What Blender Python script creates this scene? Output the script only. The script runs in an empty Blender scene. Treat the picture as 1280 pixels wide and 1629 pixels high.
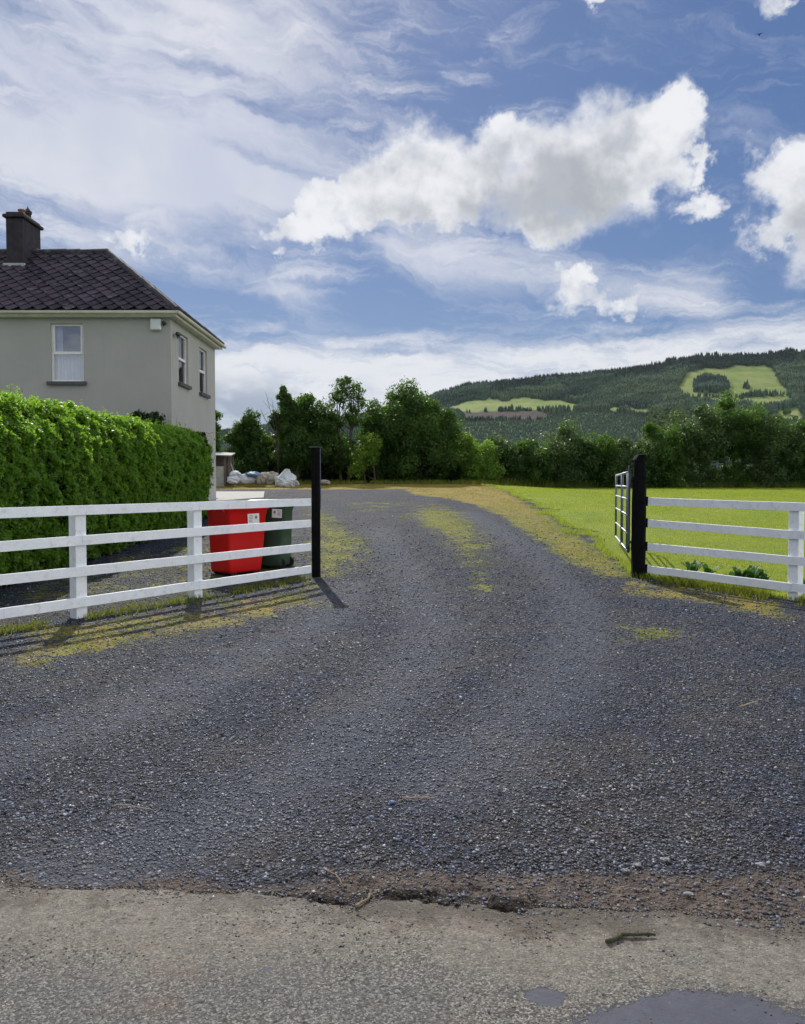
import bpy, math, random
import numpy as np
from mathutils import Vector, Matrix
random.seed(7); RNG = np.random.default_rng(11)
R = math.radians
SC = bpy.context.scene
COL = SC.collection

# ------------------------------------------------------------------ camera
F = 1280.0; CAMZ = 1.55; PITCH = math.atan(48.5 / F)
cam = bpy.data.cameras.new('camera'); cam.sensor_fit = 'HORIZONTAL'; cam.sensor_width = 36; cam.lens = 36
cam.clip_start = 0.05; cam.clip_end = 20000
camo = bpy.data.objects.new('camera', cam); COL.objects.link(camo)
camo.location = (0, 0, CAMZ); camo.rotation_euler = (math.pi / 2 - PITCH, 0, 0)
SC.camera = camo

def sstep(a, b, x):
    t = np.clip((np.asarray(x, float) - a) / (b - a), 0, 1); return t * t * (3 - 2 * t)

GY = [-60, -6, 0, 9, 11, 13.2, 15, 18, 22, 28, 33, 38, 42, 50, 80, 150, 400]
GZ = [-.3, -.16, -.13, -.14, -.10, -.02, .07, .27, .55, .92, 1.2, 1.42, 1.48, 1.3, -1.5, -9, -14]
def gz(x, y):
    z = np.interp(y, GY, GZ)
    return z - sstep(2, 9, x) * sstep(20, 40, y) * (1 - sstep(60, 120, y)) * .3

def ray(px, py):
    a = (px - 640) / F; b = (814.5 - py) / F
    return np.array([a, math.cos(PITCH) + b * math.sin(PITCH), -math.sin(PITCH) + b * math.cos(PITCH)])
def on_ground(px, py):
    d = ray(px, py); lo, hi = 0.5, 60
    prev = None
    for t in np.linspace(1, 60, 1200):
        p = d * t
        if CAMZ + p[2] < float(gz(p[0], p[1])): break
    return (p[0], p[1])
def at(px, py, Y):
    d = ray(px, py); t = Y / d[1]
    return Vector((d[0] * t, Y, CAMZ + d[2] * t))

# ------------------------------------------------------------------ numpy noise
def _h(ix, iy, s):
    n = (ix.astype(np.int64) * 374761393 + iy.astype(np.int64) * 668265263 + s * 974634777) & 0x7fffffff
    n = ((n ^ (n >> 13)) * 1274126177) & 0x7fffffff
    return ((n ^ (n >> 16)) & 0xffff) / 65535.0
def vnoise(x, y, s=0):
    ix = np.floor(x); iy = np.floor(y); fx = x - ix; fy = y - iy
    fx = fx * fx * (3 - 2 * fx); fy = fy * fy * (3 - 2 * fy)
    a = _h(ix, iy, s); b = _h(ix + 1, iy, s); c = _h(ix, iy + 1, s); d = _h(ix + 1, iy + 1, s)
    return (a * (1 - fx) + b * fx) * (1 - fy) + (c * (1 - fx) + d * fx) * fy
def fbm(x, y, s=0, o=4):
    v = 0; a = .5; t = 0
    for i in range(o):
        v = v + a * vnoise(x * 2 ** i, y * 2 ** i, s + i); t += a; a *= .55
    return v / t

# ------------------------------------------------------------------ object helpers
def tag(o, label=None, cat=None, group=None, kind=None):
    if label: o['label'] = label
    if cat: o['category'] = cat
    if group: o['group'] = group
    if kind: o['kind'] = kind
    return o
def link(name, me, mat=None, parent=None, loc=None):
    o = bpy.data.objects.new(name, me); COL.objects.link(o)
    if mat is not None: me.materials.append(mat)
    if parent is not None: o.parent = parent
    if loc is not None: o.location = loc
    return o
def empty(name, loc=(0, 0, 0), rz=0, label=None, cat=None, group=None):
    o = bpy.data.objects.new(name, None); COL.objects.link(o)
    o.location = loc; o.rotation_euler = (0, 0, rz); o.empty_display_size = .2
    return tag(o, label, cat, group)
def fastmesh(name, V, Fc, attrs=None, smooth=False):
    V = np.asarray(V, np.float32); Fc = np.asarray(Fc, np.int32)
    me = bpy.data.meshes.new(name); n, k = Fc.shape
    me.vertices.add(len(V)); me.vertices.foreach_set('co', V.ravel())
    me.loops.add(n * k); me.loops.foreach_set('vertex_index', Fc.ravel())
    me.polygons.add(n); me.polygons.foreach_set('loop_start', np.arange(0, n * k, k, dtype=np.int32))
    me.polygons.foreach_set('loop_total', np.full(n, k, np.int32))
    if smooth: me.polygons.foreach_set('use_smooth', np.ones(n, bool))
    me.update(calc_edges=True)
    for a, v in (attrs or {}).items():
        at_ = me.attributes.new(a, 'FLOAT', 'POINT'); at_.data.foreach_set('value', np.asarray(v, np.float32))
    return me
class MB:
    def __init__(s): s.v = []; s.f = []; s.sm = False
    def add(s, vs, fs):
        b = len(s.v); s.v += [tuple(p) for p in vs]; s.f += [tuple(i + b for i in f) for f in fs]; return s
    def box(s, c, size, rz=0, M=None, bev=0):
        hx, hy, hz = [q / 2 for q in size]
        if bev:
            b = min(bev, hx * .9, hy * .9, hz * .9); vs = []
            for sx in (-1, 1):
                for sy in (-1, 1):
                    for sz in (-1, 1):
                        vs += [(sx * (hx - b), sy * (hy - b), sz * hz), (sx * (hx - b), sy * hy, sz * (hz - b)), (sx * hx, sy * (hy - b), sz * (hz - b))]
            def I(sx, sy, sz, k): return ((sx > 0) * 4 + (sy > 0) * 2 + (sz > 0)) * 3 + k
            fs = []
            for q in (-1, 1):
                fs.append([I(-1, -1, q, 0), I(1, -1, q, 0), I(1, 1, q, 0), I(-1, 1, q, 0)])
                fs.append([I(-1, q, -1, 1), I(1, q, -1, 1), I(1, q, 1, 1), I(-1, q, 1, 1)])
                fs.append([I(q, -1, -1, 2), I(q, 1, -1, 2), I(q, 1, 1, 2), I(q, -1, 1, 2)])
                for p in (-1, 1):
                    fs.append([I(-1, p, q, 0), I(1, p, q, 0), I(1, p, q, 1), I(-1, p, q, 1)])
                    fs.append([I(p, -1, q, 0), I(p, 1, q, 0), I(p, 1, q, 2), I(p, -1, q, 2)])
                    fs.append([I(p, q, -1, 1), I(p, q, 1, 1), I(p, q, 1, 2), I(p, q, -1, 2)])
                    for r_ in (-1, 1): fs.append([I(q, p, r_, 0), I(q, p, r_, 1), I(q, p, r_, 2)])
        else:
            vs = [(x, y, z) for x in (-hx, hx) for y in (-hy, hy) for z in (-hz, hz)]
            fs = [(0, 1, 3, 2), (4, 6, 7, 5), (0, 4, 5, 1), (2, 3, 7, 6), (0, 2, 6, 4), (1, 5, 7, 3)]
        m = Matrix.Translation(c) @ (M if M is not None else Matrix.Rotation(rz, 4, 'Z'))
        return s.add([m @ Vector(p) for p in vs], fs)
    def tube(s, pts, rad, n=8, cap=True):
        pts = [Vector(p) for p in pts]
        if not hasattr(rad, '__len__'): rad = [rad] * len(pts)
        b = len(s.v)
        up = Vector((0, 0, 1))
        for i, p in enumerate(pts):
            t = (pts[min(i + 1, len(pts) - 1)] - pts[max(i - 1, 0)]).normalized()
            a = t.cross(up if abs(t.z) < .95 else Vector((1, 0, 0))).normalized(); c = t.cross(a)
            for k in range(n):
                w = 2 * math.pi * k / n
                s.v.append(tuple(p + (a * math.cos(w) + c * math.sin(w)) * rad[i]))
        for i in range(len(pts) - 1):
            for k in range(n):
                s.f.append((b + i * n + k, b + i * n + (k + 1) % n, b + (i + 1) * n + (k + 1) % n, b + (i + 1) * n + k))
        if cap:
            s.f.append(tuple(b + k for k in range(n))); s.f.append(tuple(b + (len(pts) - 1) * n + k for k in range(n)))
        return s
    def lathe(s, prof, c=(0, 0, 0), n=16):
        b = len(s.v)
        for r_, z in prof:
            for k in range(n):
                w = 2 * math.pi * k / n; s.v.append((c[0] + r_ * math.cos(w), c[1] + r_ * math.sin(w), c[2] + z))
        for i in range(len(prof) - 1):
            for k in range(n):
                s.f.append((b + i * n + k, b + i * n + (k + 1) % n, b + (i + 1) * n + (k + 1) % n, b + (i + 1) * n + k))
        s.f.append(tuple(b + k for k in range(n))[::-1]); s.f.append(tuple(b + (len(prof) - 1) * n + k for k in range(n)))
        return s
    def build(s, name, mat=None, parent=None, smooth=False):
        import bmesh
        me = bpy.data.meshes.new(name); me.from_pydata(s.v, [], s.f)
        bm = bmesh.new(); bm.from_mesh(me); bmesh.ops.recalc_face_normals(bm, faces=bm.faces); bm.to_mesh(me); bm.free()
        if smooth: me.polygons.foreach_set('use_smooth', np.ones(len(me.polygons), bool))
        me.update()
        return link(name, me, mat, parent)

# ------------------------------------------------------------------ node helpers
class NT:
    def __init__(s, tree): s.t = tree; s.n = tree.nodes; s.l = tree.links
    def put(s, sock, v):
        if isinstance(v, bpy.types.NodeSocket): s.l.new(v, sock)
        elif v is not None:
            if hasattr(v, '__len__') and sock.type == 'RGBA' and len(v) == 3: v = (*v, 1)
            sock.default_value = v
    def m(s, op, a, b=None, c=None, clamp=False):
        n = s.n.new('ShaderNodeMath'); n.operation = op; n.use_clamp = clamp
        s.put(n.inputs[0], a); s.put(n.inputs[1], b); s.put(n.inputs[2], c); return n.outputs[0]
    def vm(s, op, a, b=None, out=0):
        n = s.n.new('ShaderNodeVectorMath'); n.operation = op; s.put(n.inputs[0], a); s.put(n.inputs[1], b)
        return n.outputs[1] if op in ('LENGTH', 'DOT_PRODUCT') else n.outputs[0]
    def noise(s, vec, scale, detail=4, rough=.55, dist=0, col=False):
        n = s.n.new('ShaderNodeTexNoise'); s.put(n.inputs['Vector'], vec); n.inputs['Scale'].default_value = scale
        n.inputs['Detail'].default_value = detail; n.inputs['Roughness'].default_value = rough; n.inputs['Distortion'].default_value = dist
        return n.outputs['Color' if col else 'Fac']
    def vor(s, vec, scale, feat='F1', out='Distance', rnd=1):
        n = s.n.new('ShaderNodeTexVoronoi'); n.feature = feat; s.put(n.inputs['Vector'], vec); n.inputs['Scale'].default_value = scale
        n.inputs['Randomness'].default_value = rnd
        return n.outputs[out]
    def ramp(s, f, stops, interp='LINEAR'):
        n = s.n.new('ShaderNodeValToRGB'); s.put(n.inputs[0], f); e = n.color_ramp.elements; n.color_ramp.interpolation = interp
        while len(e) < len(stops): e.new(.5)
        for i, (p, c) in enumerate(stops):
            e[i].position = p; e[i].color = (*c, 1) if hasattr(c, '__len__') else (c, c, c, 1)
        return n.outputs[0]
    def ss(s, x, a, b, lo=0, hi=1):
        n = s.n.new('ShaderNodeMapRange'); n.interpolation_type = 'SMOOTHSTEP'; s.put(n.inputs[0], x)
        for i, v in enumerate((a, b, lo, hi)): n.inputs[i + 1].default_value = v
        return n.outputs[0]
    def mix(s, f, a, b, mode='MIX'):
        n = s.n.new('ShaderNodeMix'); n.data_type = 'RGBA'; n.blend_type = mode; n.clamp_factor = True
        s.put(n.inputs[0], f); s.put(n.inputs[6], a); s.put(n.inputs[7], b); return n.outputs[2]
    def attr(s, name, out='Fac'):
        n = s.n.new('ShaderNodeAttribute'); n.attribute_name = name; return n.outputs[out]
    def obj(s): return s.n.new('ShaderNodeTexCoord').outputs['Object']
    def bump(s, h, strength=.5, dist=.01):
        n = s.n.new('ShaderNodeBump'); n.inputs['Strength'].default_value = strength; n.inputs['Distance'].default_value = dist
        s.put(n.inputs['Height'], h); return n.outputs[0]
    def scale(s, vec, sc):
        return s.vm('MULTIPLY', vec, sc)
MATS = {}
def newmat(name):
    m = bpy.data.materials.new(name); m.use_nodes = True; t = NT(m.node_tree); MATS[name] = m
    p = t.n['Principled BSDF']; return m, t, p
def simple(name, col, rough=.7, var=.12, nscale=6, bump=0, bscale=40, metal=0, spec=.5, stain=None, stain_amt=.4, sscale=2.5):
    m, t, p = newmat(name); o = t.obj()
    n = t.noise(o, nscale, 5, .6)
    c = t.mix(t.ss(n, .3, .7), tuple(q * (1 - var) for q in col), tuple(min(1, q * (1 + var)) for q in col))
    if stain is not None:
        c = t.mix(t.m('MULTIPLY', t.ss(t.noise(o, sscale, 6, .7), .52, .68), stain_amt), c, stain)
    t.put(p.inputs['Base Color'], c); p.inputs['Roughness'].default_value = rough; p.inputs['Metallic'].default_value = metal
    p.inputs['Specular IOR Level'].default_value = spec
    if bump: t.put(p.inputs['Normal'], t.bump(t.noise(o, bscale, 4, .6), bump, .01))
    return m
def leafmat(name, dark, light, trans=.45, tcol=None, extra=None, rough=.5):
    m, t, p = newmat(name); r_ = t.attr('rnd')
    c = t.ramp(r_, [(0, dark), (.75, light)] + ([(1.0, extra)] if extra else []))
    t.put(p.inputs['Base Color'], c); p.inputs['Roughness'].default_value = rough; p.inputs['Specular IOR Level'].default_value = .35
    tr = t.n.new('ShaderNodeBsdfTranslucent')
    tc = tcol or tuple(min(1, q * 1.6) for q in light)
    t.put(tr.inputs[0], t.mix(.6, c, tc))
    mx = t.n.new('ShaderNodeMixShader'); mx.inputs[0].default_value = trans
    t.l.new(p.outputs[0], mx.inputs[1]); t.l.new(tr.outputs[0], mx.inputs[2])
    t.l.new(mx.outputs[0], t.n['Material Output'].inputs[0]); return m

# ------------------------------------------------------------------ light and sky
SUN_AZ = R(-13.0); SUN_EL = R(39.5)
sdir = Vector((math.sin(SUN_AZ) * math.cos(SUN_EL), math.cos(SUN_AZ) * math.cos(SUN_EL), math.sin(SUN_EL)))
sl = bpy.data.lights.new('sun', 'SUN'); sl.energy = 4.6; sl.angle = R(.5); sl.color = (1, .945, .86)
so = bpy.data.objects.new('sun', sl); COL.objects.link(so); so.rotation_euler = sdir.to_track_quat('Z', 'Y').to_euler()
SC.view_settings.view_transform = 'Standard'; SC.view_settings.look = 'None'; SC.view_settings.gamma = 1; SC.view_settings.exposure = 0
w = bpy.data.worlds.new('World'); SC.world = w; w.use_nodes = True
def build_world():
    t = NT(w.node_tree); t.n.clear()
    out = t.n.new('ShaderNodeOutputWorld')
    sky = t.n.new('ShaderNodeTexSky'); sky.sky_type = 'NISHITA'; sky.sun_disc = False
    sky.sun_elevation = SUN_EL; sky.sun_rotation = SUN_AZ; sky.air_density = 1.0; sky.dust_density = .4; sky.ozone_density = 2.2; sky.altitude = 100
    b1 = t.n.new('ShaderNodeBackground'); b1.inputs[1].default_value = .058
    t.l.new(t.mix(.34, sky.outputs[0], (1.1, 3.1, 9.6)), b1.inputs[0])
    d = t.n.new('ShaderNodeTexCoord').outputs['Generated']
    d = t.vm('NORMALIZE', d)
    sp = t.n.new('ShaderNodeSeparateXYZ'); t.l.new(d, sp.inputs[0]); x, y, z = sp.outputs
    az = t.m('ARCTAN2', x, y); el = t.m('ARCSINE', z)
    # billowing displacement
    wob = t.vm('SUBTRACT', t.noise(d, 9, 7, .6, col=True), (.5, .5, .5))
    wob2 = t.vm('SUBTRACT', t.noise(d, 30, 6, .62, col=True), (.5, .5, .5))
    ce = t.n.new('ShaderNodeCombineXYZ'); t.l.new(az, ce.inputs[0]); t.l.new(el, ce.inputs[1])
    q = t.vm('ADD', t.vm('ADD', ce.outputs[0], t.vm('MULTIPLY', wob, (.17, .15, 0))), t.vm('MULTIPLY', wob2, (.05, .05, 0)))
    ell = [(455, 375, 45, 30), (490, 392, 75, 36), (535, 350, 70, 52), (600, 305, 80, 60), (690, 290, 85, 66), (760, 315, 60, 62), (800, 235, 62, 58), (865, 290, 115, 90),
           (950, 265, 110, 85), (1020, 235, 80, 62), (1070, 200, 52, 50), (1098, 262, 24, 28, .8), (1100, 332, 36, 22, .7), (880, 355, 60, 32),
           (1245, 322, 66, 66), (1222, 366, 52, 34), (1330, 335, 105, 92), (905, 458, 44, 28, .75), (928, 440, 22, 18, .8), (204, 378, 36, 20, .6), (965, 10, 26, 16, .4),
           (1010, 470, 90, 20, .45), (1235, 8, 28, 16, .4), (430, 432, 30, 10, .35)]
    dens = None
    for (px, py, rx, ry, *wt) in ell:
        a0 = math.atan((px - 640) / F); e0 = math.atan((766 - py) / math.hypot(F, px - 640))
        v = t.vm('MULTIPLY', t.vm('SUBTRACT', q, (a0, e0, 0)), (F / rx * 1.0, F / ry * 1.0, 0))
        f = t.m('SUBTRACT', 1.0, t.vm('LENGTH', v))
        if wt: f = t.m('MINIMUM', f, t.m('MULTIPLY', f, wt[0]))
        dens = f if dens is None else t.m('SMOOTH_MAX', dens, f, .2)
    # unseen cumulus beside and behind the camera, added as fill light for shaded faces
    fill_cloud = t.m('MULTIPLY', t.ss(t.m('ADD', t.noise(d, 3.2, 5, .55), t.m('MULTIPLY', t.ss(x, .2, .8), .12)), .40, .58), t.ss(y, .55, .3))
    dens = t.m('MAXIMUM', dens, t.m('SUBTRACT', fill_cloud, .4))
    fine = t.noise(d, 22, 8, .66)
    # rounded billows: inverted cells warped by noise
    bw = t.vm('ADD', d, t.vm('MULTIPLY', wob2, (.03, .03, .03)))
    bil = t.m('SUBTRACT', .62, t.m('ADD', t.m('MULTIPLY', t.vor(bw, 17), .75), t.m('MULTIPLY', t.vor(bw, 42), .35)))
    dd = t.m('ADD', dens, t.m('ADD', t.m('MULTIPLY', t.m('SUBTRACT', fine, .5), .85), t.m('MULTIPLY', bil, .55)))
    soft = t.ss(t.noise(d, 7, 3), .35, .65)
    acu = t.m('ADD', t.m('MULTIPLY', t.ss(dd, -.12, .34), t.m('SUBTRACT', 1.0, soft)), t.m('MULTIPLY', t.ss(dd, -.22, .62), soft))
    sh1 = t.noise(d, 13, 5, .55)
    off = t.vm('ADD', d, tuple(Vector((sdir.x, sdir.y, sdir.z)) * .028))
    sh2 = t.noise(off, 13, 5, .55)
    rel = t.m('MULTIPLY', t.m('SUBTRACT', sh2, sh1), 2.6)
    cores = None
    for (px, py, rx, ry, wt) in ((900, 305, 170, 85, 1.0), (800, 340, 90, 50, .8), (640, 330, 120, 55, .55), (1250, 345, 90, 55, .7), (1350, 350, 100, 90, .8), (905, 468, 30, 14, .3)):
        a0 = math.atan((px - 640) / F); e0 = math.atan((766 - py) / math.hypot(F, px - 640))
        f = t.m('MULTIPLY', t.m('SUBTRACT', 1.0, t.vm('LENGTH', t.vm('MULTIPLY', t.vm('SUBTRACT', q, (a0, e0, 0)), (F / rx, F / ry, 0)))), wt)
        cores = f if cores is None else t.m('SMOOTH_MAX', cores, f, .2)
    core = t.ss(t.m('ADD', t.m('ADD', cores, t.m('MULTIPLY', rel, .75)), t.m('MULTIPLY', t.m('SUBTRACT', fine, .5), .9)), -.25, 1.0)
    ccu = t.mix(core, (.86, .875, .91), (.43, .455, .50))
    ccu = t.mix(t.m('MULTIPLY', t.ss(t.m('ADD', rel, t.m('MULTIPLY', bil, -.5)), -.05, .45), .42), ccu, (.52, .56, .63))
    ccu = t.mix(t.m('MULTIPLY', t.ss(x, .62, .9), t.ss(y, .55, .35)), ccu, (1.9, 1.9, 1.9))  # unseen clouds on the right overbrightened to lighten the house side wall
    # high veil and streaks
    ang = R(-20)
    cr = t.n.new('ShaderNodeVectorRotate'); cr.rotation_type = 'Z_AXIS'; cr.inputs['Angle'].default_value = R(17); t.l.new(ce.outputs[0], cr.inputs['Vector'])
    st = t.vm('ADD', t.vm('MULTIPLY', cr.outputs[0], (1.3, 6.5, 1)), t.vm('MULTIPLY', wob, (.35, .55, 0)))
    streak = t.noise(st, 1.9, 8, .62, .35)
    st2 = t.vm('ADD', t.vm('MULTIPLY', ce.outputs[0], (2.2, 12.0, 1)), t.vm('MULTIPLY', wob, (.4, .8, 0)))
    streak2 = t.noise(st2, 2.3, 8, .65, .2)
    left = t.m('MULTIPLY', t.ss(az, .22, -.30), t.ss(el, .22, .34))
    lump = t.noise(d, 4.5, 6, .6)
    veil = t.m('ADD', t.m('MULTIPLY', left, .24), t.m('MULTIPLY', t.m('SUBTRACT', lump, .5), .28))
    # one bright band falling from the upper left to the big cloud
    def band(x0, y0, x1, y1, wd):
        A = (math.atan((x0 - 640) / F), math.atan((766 - y0) / math.hypot(F, x0 - 640))); B = (math.atan((x1 - 640) / F), math.atan((766 - y1) / math.hypot(F, x1 - 640)))
        dx, dy = B[0] - A[0], B[1] - A[1]; L = math.hypot(dx, dy); nx, ny = -dy / L, dx / L
        qq = t.vm('ADD', ce.outputs[0], t.vm('MULTIPLY', wob, (.05, .035, 0)))
        ds = t.m('ABSOLUTE', t.vm('DOT_PRODUCT', t.vm('SUBTRACT', qq, (*A, 0)), (nx, ny, 0)))
        al = t.vm('DOT_PRODUCT', t.vm('SUBTRACT', qq, (*A, 0)), (dx / L, dy / L, 0))
        return t.m('MULTIPLY', t.ss(ds, wd / F, 0), t.m('MULTIPLY', t.ss(al, -.06, .04), t.ss(al, L + .05, L - .03)))
    bd = t.m('ADD', t.m('MULTIPLY', band(180, 205, 500, 330, 36), .42), t.m('MULTIPLY', band(-60, 215, 330, 300, 60), .28))
    bd = t.m('ADD', bd, t.m('ADD', t.m('MULTIPLY', band(620, 395, 1150, 480, 60), .22), t.m('MULTIPLY', band(-100, 330, 520, 470, 45), .16)))
    cir = t.m('ADD', t.m('ADD', t.m('MAXIMUM', streak, t.m('SUBTRACT', streak2, .03)), veil), bd)
    aci = t.ss(cir, .50, .86, 0, .95)
    # layered bank low over the horizon
    bank = t.m('ADD', t.ss(el, .235, .125), t.m('MULTIPLY', t.m('SUBTRACT', streak2, .5), 2.1))
    abk = t.ss(bank, .25, 1.05, 0, .96)
    lowc = t.noise(t.vm('MULTIPLY', d, (1, 1, 2.0)), 8, 6, .55)
    cbk = t.mix(t.m('MULTIPLY', t.m('ADD', t.ss(lowc, .42, .6), .0), t.m('MULTIPLY', t.ss(az, .0, -.12), t.ss(el, .15, .09))), (.80, .82, .86), (.34, .41, .52))
    cbk = t.mix(t.ss(el, .085, .0), cbk, (.74, .78, .84))
    ccir = t.mix(t.ss(t.noise(d, 3.5, 5), .35, .65), (.60, .64, .76), (.82, .82, .86))
    col = t.mix(abk, ccir, cbk)
    alp = t.m('MAXIMUM', aci, abk)
    col = t.mix(acu, col, ccu); alp = t.m('MAXIMUM', alp, acu)
    b2 = t.n.new('ShaderNodeBackground'); b2.inputs[1].default_value = 1.0; t.l.new(col, b2.inputs[0])
    mx = t.n.new('ShaderNodeMixShader'); t.l.new(alp, mx.inputs[0]); t.l.new(b1.outputs[0], mx.inputs[1]); t.l.new(b2.outputs[0], mx.inputs[2])
    t.l.new(mx.outputs[0], out.inputs[0])
build_world()

# ------------------------------------------------------------------ materials
MATS_white = simple('white_paint', (.82, .86, .91), .5, .05, 5, .35, 50, stain=(.38, .39, .38), stain_amt=.32, sscale=13)
MATS_black = simple('black_creosote', (.004, .004, .005), .8, .4, 12, .5, 30, spec=.12)
MATS_galv = simple('galvanised_tube', (.42, .45, .5), .45, .15, 20, metal=.5)
MATS_darktube = simple('weathered_tube', (.10, .13, .17), .5, .2, 20, metal=.4)
def render_mat(name, col):
    m, t, p = newmat(name); o = t.obj()
    n1 = t.noise(o, .9, 6, .65); n2 = t.noise(t.scale(o, (3, 3, .35)), 2.2, 5, .6)
    c = t.mix(t.ss(n1, .35, .7), tuple(q * .95 for q in col), tuple(q * 1.04 for q in col))
    c = t.mix(t.m('MULTIPLY', t.ss(n2, .52, .8), .16), c, tuple(q * .66 for q in col))
    t.put(p.inputs['Base Color'], c); p.inputs['Roughness'].default_value = .9
    t.put(p.inputs['Normal'], t.bump(t.noise(o, 70, 3, .6), .35, .006)); return m
M_wall = render_mat('wall_render', (.40, .398, .383))
M_wall_side = M_wall
M_cream = simple('cream_pvc', (.62, .62, .52), .5, .08, 4, stain=(.3, .3, .25), stain_amt=.4)
M_pvc = simple('white_pvc', (.8, .8, .8), .35, .04)
M_sill = simple('dark_sill', (.085, .085, .09), .7, .2)
M_chim = simple('chimney_render', (.032, .026, .036), .9, .3, 5, .4, 30)
M_pot = simple('clay_pot', (.22, .12, .075), .8, .25, 9)
M_dark = simple('dark_plastic', (.015, .015, .017), .4, .2)
M_lamp = simple('alarm_box_plastic', (.66, .74, .74), .4, .05)
M_ridge = simple('ridge_tile', (.038, .036, .048), .85, .3, 8, .4, 30, stain=(.2, .2, .17), stain_amt=.5)
M_tile, t_, p_ = newmat('roof_tile')
c_ = t_.ramp(t_.attr('rnd'), [(0, (.016, .012, .022)), (.5, (.033, .024, .040)), (1, (.062, .046, .068))])
o_ = t_.obj(); c_ = t_.mix(t_.m('MULTIPLY', t_.ss(t_.noise(o_, 7, 7, .75), .55, .66), .75), c_, (.16, .15, .14))
c_ = t_.mix(t_.m('MULTIPLY', t_.ss(t_.noise(o_, 1.3, 5, .65), .5, .7), .5), c_, (.05, .045, .055))
t_.put(p_.inputs['Base Color'], c_); p_.inputs['Roughness'].default_value = .7; p_.inputs['Specular IOR Level'].default_value = .25
t_.put(p_.inputs['Normal'], t_.bump(t_.noise(o_, 40, 4, .6), .4, .01))
M_curtain = simple('net_curtain', (.62, .66, .74), .9, .05)
M_room = simple('dim_room', (.08, .08, .09), .9, .1)
M_glass, t_, p_ = newmat('window_glass')
g_ = t_.n.new('ShaderNodeBsdfGlossy'); g_.inputs['Roughness'].default_value = .02; g_.inputs[0].default_value = (.9, .93, 1, 1)
tr_ = t_.n.new('ShaderNodeBsdfTransparent'); tr_.inputs[0].default_value = (.8, .84, .88, 1)
mx_ = t_.n.new('ShaderNodeMixShader'); mx_.inputs[0].default_value = .24
t_.l.new(tr_.outputs[0], mx_.inputs[1]); t_.l.new(g_.outputs[0], mx_.inputs[2]); t_.l.new(mx_.outputs[0], t_.n['Material Output'].inputs[0])
M_red = simple('red_plastic', (.62, .008, .008), .38, .06, 3, .08, 60)
M_green = simple('green_plastic', (.026, .066, .036), .45, .2, 4, .1, 60, stain=(.07, .09, .07), stain_amt=.4, sscale=4)
M_tyre = simple('black_rubber', (.012, .012, .012), .7, .2)
M_sticker = simple('paper_sticker', (.78, .76, .74), .6, .03)
M_ink = simple('sticker_print', (.28, .16, .2), .6, .1)
M_bag = simple('white_sack', (.62, .66, .72), .6, .1, 6, .8, 14, stain=(.3, .3, .3), stain_amt=.5, sscale=4)
M_bagblue = simple('blue_sack', (.12, .25, .42), .6, .2, 6, .8, 14)
M_bagdirty = simple('dirty_sack', (.36, .33, .29), .8, .3, 5, .8, 14, stain=(.12, .09, .07), stain_amt=.8, sscale=5)
M_shedroof = simple('shed_roof', (.26, .27, .28), .8, .2, 5)
M_shedwall = simple('shed_block', (.36, .36, .33), .9, .15, 4, .4, 30)
M_wood = simple('old_timber', (.11, .095, .08), .85, .3, 8, .5, 40)
M_bark = simple('bark', (.085, .07, .055), .9, .3, 9, .7, 25)
M_twig = simple('twig_bark', (.22, .16, .10), .85, .3, 60, .6, 200)
M_mossy_stick = simple('mossy_stick', (.045, .05, .02), .85, .35, 60, .6, 200)
M_conc = simple('concrete', (.36, .36, .34), .9, .1, 3, .3, 40)
M_bird = simple('dark_feather', (.012, .012, .014), .7, .1)
L_hedge = leafmat('hedge_leaf', (.028, .075, .013), (.125, .24, .032), .5, (.45, .80, .05), (.28, .48, .04), .42)
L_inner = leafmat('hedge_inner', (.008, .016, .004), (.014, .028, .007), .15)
L_tree = leafmat('tree_leaf', (.016, .04, .01), (.06, .12, .022), .42, (.17, .38, .02), (.12, .21, .03))
L_tree2 = leafmat('pale_leaf', (.06, .12, .02), (.14, .25, .035), .45, (.35, .6, .03), (.2, .33, .05))
L_rough = leafmat('hedgerow_leaf', (.024, .055, .02), (.095, .155, .05), .36, (.2, .36, .06), (.24, .30, .15))
L_dark = leafmat('evergreen_leaf', (.014, .03, .011), (.032, .065, .02), .25, (.10, .2, .02))
L_dock = leafmat('dock_leaf', (.02, .06, .018), (.05, .12, .03), .25, (.12, .3, .04), (.08, .16, .05), .6)
L_dry = leafmat('dry_stem', (.16, .10, .055), (.30, .21, .11), .3)
L_grass = leafmat('lawn_blade', (.075, .16, .018), (.24, .31, .03), .46, (.52, .64, .08), (.33, .30, .05))
L_weed = leafmat('weed_blade', (.04, .09, .015), (.17, .19, .025), .42, (.42, .46, .04), (.38, .25, .05))

# ------------------------------------------------------------------ ground masks (world metres)
def poly(pts): return np.array([on_ground(*p) for p in pts])
def sdist(P, x, y):
    """signed distance to a closed polygon, positive inside"""
    n = len(P); dmin = np.full(x.shape, 1e9); ins = np.zeros(x.shape, bool)
    for i in range(n):
        ax, ay = P[i]; bx, by = P[(i + 1) % n]
        ex, ey = bx - ax, by - ay; L = ex * ex + ey * ey + 1e-12
        tt = np.clip(((x - ax) * ex + (y - ay) * ey) / L, 0, 1)
        dmin = np.minimum(dmin, np.hypot(x - ax - tt * ex, y - ay - tt * ey))
        c = ((ay > y) != (by > y)) & (x < (bx - ax) * (y - ay) / (by - ay + 1e-12) + ax)
        ins ^= c
    return np.where(ins, dmin, -dmin)
lawn_left = [on_ground(*p) for p in [(1003, 912), (985, 893), (958, 876), (925, 852), (885, 826), (850, 805), (822, 790), (806, 782)]]
LAWN = np.array(lawn_left + [(lawn_left[-1][0] - .2, 44.5), (60, 46), (60, 4), (9.6, 5.3), (3.95, 13.15)])
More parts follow.
